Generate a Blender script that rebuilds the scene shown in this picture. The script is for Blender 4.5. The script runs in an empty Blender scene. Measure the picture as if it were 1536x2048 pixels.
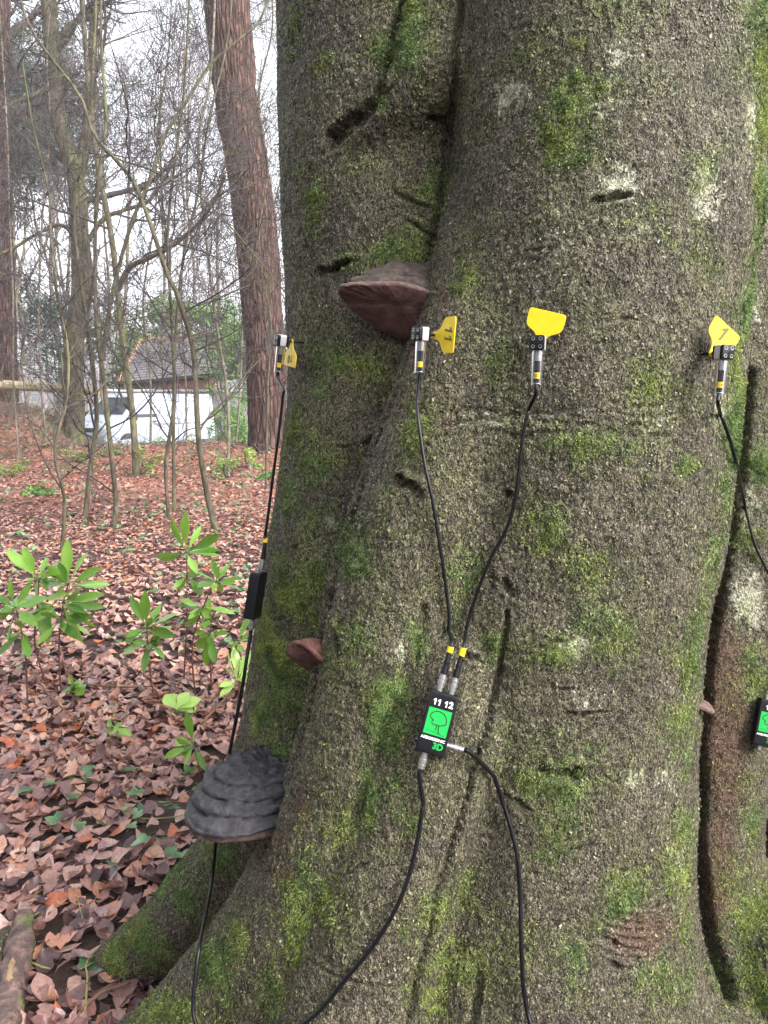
import bpy, bmesh, math, random
import numpy as np
from mathutils import Vector, Matrix
from mathutils.bvhtree import BVHTree

# ------------------------------------------------------------------ camera, sky, sun, exposure
SC = bpy.context.scene
COL = SC.collection
EYE = 1.5                                   # camera height in metres
PITCH = math.radians(8.3)                   # looking slightly down
FOC = 1536.0                                # focal length in photo pixels (frame 1536 x 2048)
cam_d = bpy.data.cameras.new('camera')
cam = bpy.data.objects.new('camera', cam_d)
COL.objects.link(cam)
cam.location = (0, 0, EYE)
cam.rotation_euler = (math.radians(90) - PITCH, 0, 0)
cam_d.sensor_fit = 'VERTICAL'
cam_d.sensor_height = 32.0
cam_d.lens = 32.0 * FOC / 2048.0
cam_d.clip_start = 0.02
cam_d.clip_end = 600
SC.camera = cam

SUN_EL, SUN_ROT = math.radians(48), math.radians(200)
world = bpy.data.worlds.new('World')
SC.world = world
world.use_nodes = True
wn, wl = world.node_tree.nodes, world.node_tree.links
wn.clear()
sky_n = wn.new('ShaderNodeTexSky')
sky_n.sky_type = 'NISHITA'
sky_n.sun_disc = False
sky_n.sun_elevation = SUN_EL
sky_n.sun_rotation = SUN_ROT
sky_n.air_density = 1.0
sky_n.dust_density = 4.0
sky_n.ozone_density = 1.0
hsv = wn.new('ShaderNodeHueSaturation')     # overcast: the cloud deck takes nearly all blue out
hsv.inputs['Saturation'].default_value = 0.22
hsv.inputs['Value'].default_value = 1.0
bg = wn.new('ShaderNodeBackground')
bg.inputs['Strength'].default_value = 0.15
wo = wn.new('ShaderNodeOutputWorld')
wl.new(sky_n.outputs[0], hsv.inputs['Color'])
wl.new(hsv.outputs[0], bg.inputs['Color'])
wl.new(bg.outputs[0], wo.inputs['Surface'])

sun_d = bpy.data.lights.new('sun', 'SUN')
sun_d.energy = 0.75
sun_d.angle = math.radians(25)
sun_d.color = (1.0, 0.97, 0.93)
sun = bpy.data.objects.new('sun', sun_d)
COL.objects.link(sun)
# direction the brightest part of the cloud lies in: right of the camera, a little behind it
sdir = Vector((math.sin(SUN_ROT) * math.cos(SUN_EL), math.cos(SUN_ROT) * math.cos(SUN_EL), math.sin(SUN_EL)))
sdir = Vector((0.72, -0.50, 0.62)).normalized()
sun.rotation_euler = sdir.to_track_quat('Z', 'Y').to_euler()
SUN_EL = math.asin(sdir.z)
sky_n.sun_elevation = SUN_EL
sky_n.sun_rotation = math.atan2(sdir.x, sdir.y)

SC.render.engine = 'CYCLES'
SC.view_settings.view_transform = 'Standard'
SC.view_settings.look = 'None'
SC.view_settings.gamma = 1.0
SC.view_settings.use_curve_mapping = False
SC.view_settings.exposure = 2.25
SC.cycles.use_denoising = True
SC.cycles.max_bounces = 6
SC.cycles.diffuse_bounces = 2
SC.cycles.transparent_max_bounces = 12
SC.cycles.use_adaptive_sampling = True
SC.cycles.adaptive_threshold = 0.02

rng = np.random.default_rng(11)
random.seed(11)

# ------------------------------------------------------------------ helpers
SP, CP = math.sin(PITCH), math.cos(PITCH)
def ray(u, v):
    xs, ys = (u - 768.0) / FOC, (1024.0 - v) / FOC
    return np.array([xs, CP + ys * SP, -SP + ys * CP])
def at(u, v, Y):
    """the place that stands at distance Y in front of the camera on the sight line of photo pixel (u, v)"""
    d = ray(u, v)
    return np.array([0, 0, EYE]) + d * (Y / d[1])
def on_ground(u, v, z=0.0):
    d = ray(u, v)
    t = (z - EYE) / d[2]
    return np.array([0, 0, EYE]) + d * t
def to_px(P):
    P = np.asarray(P, dtype=float)
    x, y, z = P[..., 0], P[..., 1], P[..., 2] - EYE
    f = y * CP - z * SP
    up = y * SP + z * CP
    return 768 + FOC * x / f, 1024 - FOC * up / f

def tag(o, label, cat, group=None, kind=None):
    if label: o['label'] = label
    if cat: o['category'] = cat
    if group: o['group'] = group
    if kind: o['kind'] = kind
    return o
def thing(name, label, cat, loc=(0, 0, 0), group=None):
    o = bpy.data.objects.new(name, None)
    o.empty_display_size = 0.05
    COL.objects.link(o)
    o.location = loc
    return tag(o, label, cat, group)
def mesh_from(name, verts, faces, mat=None, smooth=True):
    me = bpy.data.meshes.new(name)
    verts = np.asarray(verts, dtype=np.float32)
    if isinstance(faces, np.ndarray):
        n, k = faces.shape
        me.vertices.add(len(verts))
        me.vertices.foreach_set('co', verts.ravel())
        me.loops.add(n * k)
        me.loops.foreach_set('vertex_index', faces.astype(np.int32).ravel())
        me.polygons.add(n)
        me.polygons.foreach_set('loop_start', np.arange(0, n * k, k, dtype=np.int32))
        me.update(calc_edges=True)
    else:
        me.from_pydata([tuple(map(float, p)) for p in verts], [], [tuple(map(int, f)) for f in faces])
    if smooth:
        me.polygons.foreach_set('use_smooth', np.ones(len(me.polygons), dtype=bool))
    if mat: me.materials.append(mat)
    return me
def obj(name, me, parent=None, world_space=True, loc=None):
    """link a mesh as one object; world_space meshes are re-based to the parent's origin (parents are unrotated empties)"""
    o = bpy.data.objects.new(name, me)
    COL.objects.link(o)
    if parent is not None:
        o.parent = parent
        if world_space:
            base = np.array(parent.location)
            pp = parent.parent
            while pp is not None:
                base = base + np.array(pp.location); pp = pp.parent
            o.location = -Vector(base)
    if loc is not None: o.location = loc
    return o

class MB:
    """collects shapes, then links them as ONE mesh object"""
    def __init__(self): self.v, self.f = [], []
    def add(self, V, F):
        n = len(self.v)
        self.v.extend([tuple(map(float, p)) for p in V])
        self.f.extend([tuple(int(i) + n for i in f) for f in F])
        return self
    def box(self, c, s, M=None):
        c = np.array(c, float); s = np.array(s, float) / 2
        V = np.array([[x, y, z] for x in (-1, 1) for y in (-1, 1) for z in (-1, 1)]) * s
        V = V + c
        if M is not None: V = np.array([M @ Vector(p) for p in V])
        F = [(0, 1, 3, 2), (4, 6, 7, 5), (0, 4, 5, 1), (2, 3, 7, 6), (0, 2, 6, 4), (1, 5, 7, 3)]
        return self.add(V, F)
    def tube(self, pts, rad, n=8, cap=True, M=None):
        V, F = tube_mesh(pts, rad, n, cap)
        if M is not None: V = np.array([M @ Vector(p) for p in V])
        return self.add(V, F)
    def prism(self, poly, d0, d1, M=None):
        """poly in the local xz plane, extruded along local y from d0 to d1"""
        n = len(poly)
        V = [(x, d0, z) for x, z in poly] + [(x, d1, z) for x, z in poly]
        F = [tuple(range(n)), tuple(range(2 * n - 1, n - 1, -1))] + [(i, i + n, (i + 1) % n + n, (i + 1) % n) for i in range(n)]
        if M is not None: V = [M @ Vector(p) for p in V]
        return self.add(V, F)
    def build(self, name, mat, parent=None, smooth=True, bevel=0, seg=2, world_space=True, angle=None):
        me = mesh_from(name, self.v, self.f, mat, smooth)
        if bevel:
            bm = bmesh.new(); bm.from_mesh(me)
            bmesh.ops.recalc_face_normals(bm, faces=bm.faces)
            es = [e for e in bm.edges if len(e.link_faces) == 2 and e.calc_face_angle(0) > 0.6]
            bmesh.ops.bevel(bm, geom=es, offset=bevel, segments=seg, affect='EDGES', profile=0.5, clamp_overlap=True)
            bm.to_mesh(me); bm.free()
            me.polygons.foreach_set('use_smooth', np.ones(len(me.polygons), dtype=bool))
        else:
            bm = bmesh.new(); bm.from_mesh(me)
            bmesh.ops.recalc_face_normals(bm, faces=bm.faces)
            bm.to_mesh(me); bm.free()
        if smooth or bevel:
            me.set_sharp_from_angle(angle=angle if angle else math.radians(40))
        return obj(name, me, parent, world_space)

def tube_mesh(pts, rad, n=8, cap=True):
    pts = np.asarray(pts, float); m = len(pts)
    rad = np.full(m, rad) if np.isscalar(rad) else np.asarray(rad, float)
    T = np.gradient(pts, axis=0)
    T /= np.linalg.norm(T, axis=1)[:, None] + 1e-12
    a = np.array([0, 0, 1.0]) if abs(T[0, 2]) < 0.9 else np.array([1.0, 0, 0])
    N = np.cross(T[0], a); N /= np.linalg.norm(N)
    V = np.zeros((m, n, 3)); ang = np.arange(n) * 2 * np.pi / n
    ca, sa = np.cos(ang), np.sin(ang)
    for i in range(m):
        N = N - T[i] * N.dot(T[i]); N /= np.linalg.norm(N) + 1e-12
        B = np.cross(T[i], N)
        V[i] = pts[i] + rad[i] * (ca[:, None] * N + sa[:, None] * B)
    F = [(i * n + j, i * n + (j + 1) % n, (i + 1) * n + (j + 1) % n, (i + 1) * n + j) for i in range(m - 1) for j in range(n)]
    if cap:
        F.append(tuple(range(n - 1, -1, -1))); F.append(tuple((m - 1) * n + j for j in range(n)))
    return V.reshape(-1, 3), F

def spline(keys, n):
    """Catmull-Rom through keys (k, d) -> (n, d)"""
    K = np.asarray(keys, float)
    K = np.vstack([2 * K[0] - K[1], K, 2 * K[-1] - K[-2]])
    m = len(K) - 3
    t = np.linspace(0, m - 1e-6, n)
    i = t.astype(int); f = (t - i)[:, None]
    p0, p1, p2, p3 = K[i], K[i + 1], K[i + 2], K[i + 3]
    return 0.5 * (2 * p1 + (p2 - p0) * f + (2 * p0 - 5 * p1 + 4 * p2 - p3) * f ** 2 + (3 * p1 - p0 - 3 * p2 + p3) * f ** 3)

def vnoise(P, scale=1.0, seed=0):
    """value noise in 3-D, 0..1"""
    P = np.asarray(P, np.float32) * scale + 1000.0
    I = np.floor(P).astype(np.int64); f = (P - I).astype(np.float32)
    f = f * f * f * (f * (f * 6 - 15) + 10)
    def h(i, j, k):
        x = (i * 374761393 + j * 668265263 + k * 2147483647 + seed * 974711) & 0x7fffffff
        x = ((x ^ (x >> 13)) * 1274126177) & 0x7fffffff
        return ((x ^ (x >> 16)) & 0xffff).astype(np.float32) / 65535.0
    out = 0
    for a in (0, 1):
        wx = f[..., 0] if a else 1 - f[..., 0]
        for b in (0, 1):
            wy = f[..., 1] if b else 1 - f[..., 1]
            for c in (0, 1):
                wz = f[..., 2] if c else 1 - f[..., 2]
                out = out + wx * wy * wz * h(I[..., 0] + a, I[..., 1] + b, I[..., 2] + c)
    return out
def fbm(P, scale, oct=3, seed=0):
    s, a, t = 0, 1.0, 0
    for o in range(oct):
        s = s + a * vnoise(P, scale * 2 ** o, seed + o); t += a; a *= 0.5
    return s / t

# ------------------------------------------------------------------ material helpers
def srgb(r, g, b):
    f = lambda c: (c / 255 / 12.92) if c / 255 <= 0.04045 else ((c / 255 + 0.055) / 1.055) ** 2.4
    return (f(r), f(g), f(b), 1.0)
class Mat:
    def __init__(self, name):
        self.m = bpy.data.materials.new(name); self.m.use_nodes = True
        self.n, self.l = self.m.node_tree.nodes, self.m.node_tree.links
        self.b = self.n['Principled BSDF']
    def node(self, t, **kw):
        x = self.n.new(t)
        for k, v in kw.items(): setattr(x, k, v)
        return x
    def link(self, a, b): self.l.new(a, b)
    def coords(self, kind='Object', scale=(1, 1, 1), rot=(0, 0, 0)):
        tc = self.node('ShaderNodeTexCoord'); mp = self.node('ShaderNodeMapping')
        mp.inputs['Scale'].default_value = scale; mp.inputs['Rotation'].default_value = rot
        self.link(tc.outputs[kind], mp.inputs['Vector'])
        return mp.outputs[0]
    def noise(self, vec, scale, detail=4, rough=0.55, dist=0.0):
        x = self.node('ShaderNodeTexNoise')
        x.inputs['Scale'].default_value = scale; x.inputs['Detail'].default_value = detail
        x.inputs['Roughness'].default_value = rough; x.inputs['Distortion'].default_value = dist
        if vec is not None: self.link(vec, x.inputs['Vector'])
        return x.outputs['Fac']
    def voronoi(self, vec, scale, feature='F1', rnd=1.0):
        x = self.node('ShaderNodeTexVoronoi'); x.feature = feature
        x.inputs['Scale'].default_value = scale; x.inputs['Randomness'].default_value = rnd
        if vec is not None: self.link(vec, x.inputs['Vector'])
        return x.outputs['Distance']
    def ramp(self, fac, stops, interp='LINEAR'):
        x = self.node('ShaderNodeValToRGB'); e = x.color_ramp.elements; x.color_ramp.interpolation = interp
        while len(e) < len(stops): e.new(0.5)
        for el, (p, c) in zip(e, stops):
            el.position = p; el.color = c if len(c) == 4 else (*c, 1)
        self.link(fac, x.inputs['Fac'])
        return x.outputs['Color']
    def mix(self, fac, a, b, mode='MIX'):
        x = self.node('ShaderNodeMix', data_type='RGBA', blend_type=mode)
        for s, val in ((x.inputs[0], fac), (x.inputs[6], a), (x.inputs[7], b)):
            if isinstance(val, (int, float)): s.default_value = val
            elif isinstance(val, tuple): s.default_value = val
            else: self.link(val, s)
        return x.outputs[2]
    def math(self, op, a, b=0.0, clamp=False):
        x = self.node('ShaderNodeMath', operation=op); x.use_clamp = clamp
        for s, val in ((x.inputs[0], a), (x.inputs[1], b)):
            if isinstance(val, (int, float)): s.default_value = val
            else: self.link(val, s)
        return x.outputs[0]
    def attr(self, name, out='Fac'):
        x = self.node('ShaderNodeAttribute'); x.attribute_name = name
        return x.outputs[out]
    def step(self, fac, lo, hi):
        x = self.node('ShaderNodeMapRange'); x.interpolation_type = 'SMOOTHSTEP'
        x.inputs['From Min'].default_value = lo; x.inputs['From Max'].default_value = hi
        self.link(fac, x.inputs['Value'])
        return x.outputs[0]
    def bump(self, height, strength=0.5, dist=0.01, prev=None):
        x = self.node('ShaderNodeBump'); x.inputs['Strength'].default_value = strength
        x.inputs['Distance'].default_value = dist
        self.link(height, x.inputs['Height'])
        if prev is not None: self.link(prev, x.inputs['Normal'])
        return x.outputs[0]
    def set(self, color=None, rough=None, normal=None, **kw):
        for key, val in (('Base Color', color), ('Roughness', rough), ('Normal', normal), *[(k.replace('_', ' '), v) for k, v in kw.items()]):
            if val is None: continue
            if isinstance(val, (int, float, tuple)): self.b.inputs[key].default_value = val
            else: self.link(val, self.b.inputs[key])
        return self.m
def plain(name, col, rough=0.5, metal=0.0, spec=0.5, grain=0.0, gscale=200, bump=0.0):
    """plain coloured material with a little procedural unevenness"""
    M = Mat(name); v = M.coords('Object')
    n = M.noise(v, gscale, 3)
    d = tuple(c * (1 - grain) for c in col[:3]) + (1,); b = tuple(min(1, c * (1 + grain)) for c in col[:3]) + (1,)
    M.set(color=M.ramp(n, [(0.3, d), (0.7, b)]), rough=rough, Metallic=metal, Specular_IOR_Level=spec)
    if bump: M.set(normal=M.bump(n, bump, 0.001))
    return M.m
# ------------------------------------------------------------------ the beech trunk (implicit lobes -> surface nets -> relief)
TOP = 2.85
def column(keys, side, z):
    """keys (v, u_edge, r, Y): a lobe whose left (-1) or right (+1) flank stands on that sight line -> cx, cy, r per height"""
    K = []
    for v, u, r, Y in keys:
        d = ray(u, v); T = d[0] / d[1]; S = d[2] / d[1]
        x = Y * T - side * r * math.sqrt(1 + T * T)
        K.append((EYE + S * Y, x, Y, r))
    K = np.array(sorted(K))
    zz = np.linspace(K[0, 0], K[-1, 0], 400)
    out = []
    for c in (1, 2, 3):
        a = np.interp(zz, K[:, 0], K[:, c])
        ker = np.hanning(31); ker /= ker.sum()
        a = np.convolve(np.pad(a, 15, mode='edge'), ker, 'valid')
        out.append(np.interp(z, zz, a))
    return out

LOBES = {
 'main': (+1, [(-900, 1575, .30, 1.62), (0, 1545, .30, 1.62), (200, 1533, .30, 1.62), (400, 1529, .302, 1.61), (500, 1516, .302, 1.60), (620, 1500, .308, 1.60),
   (800, 1490, .325, 1.60), (950, 1475, .325, 1.59), (1050, 1455, .32, 1.58), (1180, 1430, .32, 1.57), (1280, 1415, .31, 1.56), (1400, 1400, .305, 1.55),
   (1500, 1393, .305, 1.545), (1600, 1392, .315, 1.535), (1720, 1395, .33, 1.52), (1800, 1405, .35, 1.515), (1900, 1422, .375, 1.505), (1980, 1450, .40, 1.50), (2048, 1500, .44, 1.5), (2300, 1640, .6, 1.5)]),
 'left': (-1, [(-900, 548, .30, 1.86), (0, 553, .30, 1.86), (200, 553, .30, 1.86), (400, 565, .30, 1.86), (600, 575, .30, 1.87), (700, 580, .30, 1.87), (850, 575, .31, 1.87),
   (950, 560, .31, 1.87), (1050, 540, .31, 1.87), (1200, 515, .30, 1.86), (1300, 500, .29, 1.86), (1400, 485, .28, 1.85), (1500, 464, .26, 1.82), (1640, 440, .23, 1.84), (1750, 430, .21, 1.86), (1900, 420, .20, 1.88)]),
 'strip': (-1, [(-900, 850, .12, 1.630), (0, 792, .125, 1.630), (100, 771, .13, 1.630), (180, 742, .14, 1.630), (240, 705, .14, 1.650), (300, 655, .14, 1.680), (400, 640, .14, 1.760), (700, 700, .12, 1.880)]),
 'rib': (-1, [(420, 890, .10, 1.60), (560, 866, .12, 1.54), (690, 818, .13, 1.50), (770, 788, .14, 1.49), (880, 742, .15, 1.48), (1000, 703, .16, 1.48), (1100, 675, .165, 1.48), (1180, 650, .17, 1.48),
   (1270, 635, .17, 1.46), (1400, 613, .17, 1.45), (1480, 588, .17, 1.44), (1570, 562, .17, 1.44), (1650, 545, .17, 1.43), (1730, 508, .18, 1.43), (1830, 450, .19, 1.44), (2000, 400, .2, 1.45)]),
 'rear': (+1, [(-900, 1600, .25, 2.15), (300, 1620, .25, 2.12), (700, 1640, .26, 2.06), (1000, 1640, .25, 1.98), (1300, 1600, .22, 1.89), (1500, 1550, .19, 1.83), (1600, 1535, .18, 1.81),
   (1680, 1526, .18, 1.79), (1780, 1532, .20, 1.77), (1900, 1580, .25, 1.74), (2048, 1700, .30, 1.70)]),
 'swell': (-1, [(1080, 880, .06, 1.46), (1200, 835, .10, 1.425), (1300, 800, .12, 1.40), (1400, 765, .13, 1.38), (1500, 730, .135, 1.36), (1600, 694, .135, 1.345), (1700, 655, .135, 1.33), (1850, 600, .14, 1.31), (1950, 570, .145, 1.295), (2048, 520, .16, 1.28), (2400, 420, .22, 1.24)]),
}
ROOTS = [   # centre lines (u, v, Y, r)
 [(600, 1520, 1.86, .17), (545, 1660, 1.82, .15), (420, 1800, 1.83, .118), (315, 1885, 1.86, .092), (215, 1945, 1.90, .072), (100, 1985, 1.98, .055), (-60, 2010, 2.15, .035)],
 [(700, 1690, 1.47, .16), (600, 1860, 1.45, .155), (470, 1985, 1.45, .13), (350, 2085, 1.45, .11), (180, 2200, 1.5, .09), (0, 2350, 1.52, .06)],
 [(1560, 1900, 1.68, .2), (1700, 2100, 1.66, .2), (1900, 2300, 1.66, .16)],
]
H = 0.0125
ox, oy, oz = -1.30, 0.85, -0.22
gx = np.arange(ox, 1.62, H, dtype=np.float32); gy = np.arange(oy, 2.75, H, dtype=np.float32); gz = np.arange(oz, TOP + 3 * H, H, dtype=np.float32)
def smin(a, b, k):
    h = np.maximum(k - np.abs(a - b), 0, dtype=np.float32)
    h *= h
    h *= np.float32(-.25 / k)
    h += np.minimum(a, b)
    return h
X3, Y3, Z3 = gx[:, None, None], gy[None, :, None], gz[None, None, :]
def col_field(cx, cy, r):
    f = lambda a: np.asarray(a, np.float32)[None, None, :]
    return np.sqrt((X3 - f(cx)) ** 2 + (Y3 - f(cy)) ** 2) - f(r)
flare = np.clip((0.5 - gz) / 0.6, 0, 1) ** 2
F = col_field(0.35 + 0 * gz, 2.08 + 0 * gz, .54 + .25 * flare)
F = smin(F, col_field(1.30 + 0 * gz, 2.02 + 0 * gz, .29 + .15 * flare), .04)  # outer right lobe, set out of view to block light from the rear lobe
def lobe(nm):
    side, keys = LOBES[nm]
    c = column(keys, side, gz)
    if nm in ('strip', 'rib', 'swell'):            # fade the partial lobes out past their ends
        zk = [EYE + (lambda d: d[2] / d[1])(ray(u, v)) * Y for v, u, r, Y in keys]
        out = np.maximum(np.clip(min(zk) - gz, 0, 9), np.clip(gz - max(zk), 0, 9))
        c[2] = c[2] - out * 1.2
    return col_field(*c)
F = smin(F, lobe('left'), .03)
F = smin(F, lobe('strip'), .008)
F = smin(F, lobe('rear'), .02)
G = smin(lobe('main'), lobe('rib'), .05)
G = smin(G, lobe('swell'), .007)
F = smin(F, G, .009)
del G
def seg_field(a, b, ra, rb, sl):
    px, py, pz = X3[sl[0]], Y3[:, sl[1]], Z3[:, :, sl[2]]
    ab = b - a; L2 = float(ab @ ab)
    t = np.clip(((px - a[0]) * ab[0] + (py - a[1]) * ab[1] + (pz - a[2]) * ab[2]) / L2, 0, 1)
    return np.sqrt((px - a[0] - t * ab[0]) ** 2 + (py - a[1] - t * ab[1]) ** 2 + (pz - a[2] - t * ab[2]) ** 2) - (ra + (rb - ra) * t)
for rt in ROOTS:
    P = np.array([[*at(u, v, Y), r] for u, v, Y, r in rt])
    P = spline(P, 14)
    R = None
    lo = (P[:, :3] - P[:, 3:]).min(0) - .08; hi = (P[:, :3] + P[:, 3:]).max(0) + .08
    sl = [slice(max(0, int((l - o) / H)), max(1, int((h2 - o) / H))) for l, h2, o in zip(lo, hi, (ox, oy, oz))]
    for a, b in zip(P[:-1], P[1:]):
        f = seg_field(a[:3].astype(np.float32), b[:3].astype(np.float32), a[3], b[3], sl)
        R = f if R is None else np.minimum(R, f)
    F[sl[0], sl[1], sl[2]] = smin(F[sl[0], sl[1], sl[2]], R, .03)
F = np.maximum(F, (Z3 - TOP))
F[:, :, 0] = 1; F[:, :, -1] = 1; F[0] = 1; F[-1] = 1; F[:, 0] = 1; F[:, -1] = 1

def surface_nets(F, h, org):
    S = F < 0
    n0, n1, n2 = F.shape
    cnt = np.zeros((n0 - 1, n1 - 1, n2 - 1), np.uint8)
    corners = [(a, b, c) for a in (0, 1) for b in (0, 1) for c in (0, 1)]
    for a, b, c in corners: cnt += S[a:n0 - 1 + a, b:n1 - 1 + b, c:n2 - 1 + c]
    act = np.argwhere((cnt > 0) & (cnt < 8))
    idx = np.full(cnt.shape, -1, np.int32); idx[act[:, 0], act[:, 1], act[:, 2]] = np.arange(len(act))
    val = {c: F[act[:, 0] + c[0], act[:, 1] + c[1], act[:, 2] + c[2]] for c in corners}
    acc = np.zeros((len(act), 3)); num = np.zeros(len(act))
    for ci in corners:
        for ax in range(3):
            if ci[ax]: continue
            cj = list(ci); cj[ax] = 1; cj = tuple(cj)
            a, b = val[ci], val[cj]
            m = (a < 0) != (b < 0)
            t = np.where(m, a / np.where(m, a - b, 1), 0)
            p = np.tile(np.array(ci, float), (len(act), 1)); p[:, ax] = t
            acc += p * m[:, None]; num += m
    V = (act + acc / num[:, None]) * h + np.array(org)
    Q = []
    for ax in range(3):
        o1, o2 = [k for k in range(3) if k != ax]
        sl0 = [slice(1, -1)] * 3; sl1 = [slice(1, -1)] * 3
        sl0[ax] = slice(0, -1); sl1[ax] = slice(1, None)
        A, B = S[tuple(sl0)], S[tuple(sl1)]
        e = np.argwhere(A != B)
        ins = A[e[:, 0], e[:, 1], e[:, 2]]
        g = e.copy(); g[:, o1] += 1; g[:, o2] += 1
        def cell(d1, d2):
            q = g.copy(); q[:, o1] -= d1; q[:, o2] -= d2
            return idx[q[:, 0], q[:, 1], q[:, 2]]
        q = np.stack([cell(1, 1), cell(0, 1), cell(0, 0), cell(1, 0)], 1)
        flip = ins if ax != 1 else ~ins
        q[~flip] = q[~flip][:, ::-1]
        Q.append(q)
    return V, np.vstack(Q)
V, Q = surface_nets(F, H, (ox, oy, oz))
del F, X3, Y3, Z3
Q = Q[(Q >= 0).all(1)]
Q = Q[(V[Q][:, :, 2] > -.09).any(1)]
BV0 = BVHTree.FromPolygons(V.tolist(), Q.tolist())
# split every quad in four and relax once
def refine(V, Q):
    n = len(V)
    E = np.stack([Q, np.roll(Q, -1, 1)], 2).reshape(-1, 2)
    E.sort(1)
    key, inv = np.unique(E[:, 0].astype(np.int64) * n + E[:, 1], return_inverse=True)
    a, b = key // n, key % n
    em = (V[a] + V[b]) / 2
    fc = V[Q].mean(1)
    ei = inv.reshape(-1, 4) + n; fi = np.arange(len(Q)) + n + len(key)
    Q2 = np.vstack([np.stack([Q[:, k], ei[:, k], fi, ei[:, k - 1]], 1) for k in range(4)])
    return np.vstack([V, em, fc]), Q2
def relax(V, Q, f=.6):
    S_ = np.zeros_like(V); c_ = np.zeros(len(V))
    for k in range(4):
        i, j = Q[:, k], Q[:, (k + 1) % 4]
        for ax in range(3): S_[:, ax] += np.bincount(i, V[j, ax], len(V)) + np.bincount(j, V[i, ax], len(V))
        c_ += np.bincount(i, minlength=len(V)) + np.bincount(j, minlength=len(V))
    return V + f * (S_ / c_[:, None] - V)
def vertex_normals(V, Q):
    fn = np.cross(V[Q[:, 2]] - V[Q[:, 0]], V[Q[:, 3]] - V[Q[:, 1]])
    N = np.stack([sum(np.bincount(Q[:, k], fn[:, ax], len(V)) for k in range(4)) for ax in range(3)], 1)
    return N / (np.linalg.norm(N, axis=1)[:, None] + 1e-12)
V = relax(V, Q, .4)
N = vertex_normals(V, Q)
if (N * (V - np.array([.35, 1.95, 1]))).sum() < 0: Q = Q[:, ::-1].copy(); N = -N
for level in (0, 1):                                # finer where the bark faces the viewer's side
    c = V[Q].mean(1); nn = N[Q].mean(1)
    uu, vv = to_px(c)
    mg = (250, 20)[level]
    fine = (uu > -mg) & (uu < 1536 + mg) & (vv > -mg) & (vv < 2048 + mg) & (((np.array([.1, 0, EYE]) - c) * nn).sum(1) > (-.3, .02)[level])
    Vf, Qf = refine(V, Q[fine])
    Q = np.vstack([Q[~fine], Qf]); V = Vf
    V = relax(V, Q, .5)
    N = vertex_normals(V, Q)
use = np.zeros(len(V), bool); use[Q] = True          # drop loose points
ren = np.cumsum(use) - 1
V, N, Q = V[use], N[use], ren[Q]
def hit(u, v, bv=None):
    d = Vector(ray(u, v)).normalized()
    loc, nor, i, dist = (bv or BV0).ray_cast(Vector((0, 0, EYE)), d)
    if loc is None: return None, None
    if nor.dot(d) > 0: nor = -nor
    return np.array(loc), np.array(nor)
print('trunk verts', len(V), 'quads', len(Q))
# relief: bark undulation, cracks, scars and hollows, then moss / lichen cover as point attributes
def frame(P, n):
    e1 = np.array([1.0, 0, 0]); e1 = e1 - n * (e1 @ n); e1 /= np.linalg.norm(e1)
    e2 = np.cross(n, e1)
    if e2[2] < 0: e2 = -e2
    return e1, e2
_zo = np.argsort(V[:, 2]); _zs = V[_zo, 2]
def near(P, R):
    i = _zo[np.searchsorted(_zs, P[2] - R):np.searchsorted(_zs, P[2] + R)]
    return i[((V[i] - P) ** 2).sum(1) < R * R]
D = np.zeros(len(V))
D += (fbm(V, 5.0, 2, 3) - .5) * .016
D += (fbm(V * np.array([1, 1, .7]), 22, 2, 5) - .5) * .004
D += (fbm(V * np.array([1, 1, .55]), 75, 2, 8) - .5) * .0028
b = vnoise(V * np.array([1, 1, .5]), 130, 13)
D += (np.abs(b - .5) * 2) ** .7 * .0026 + (vnoise(V * np.array([1, 1, .7]), 210, 14) - .5) * .0022
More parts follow.
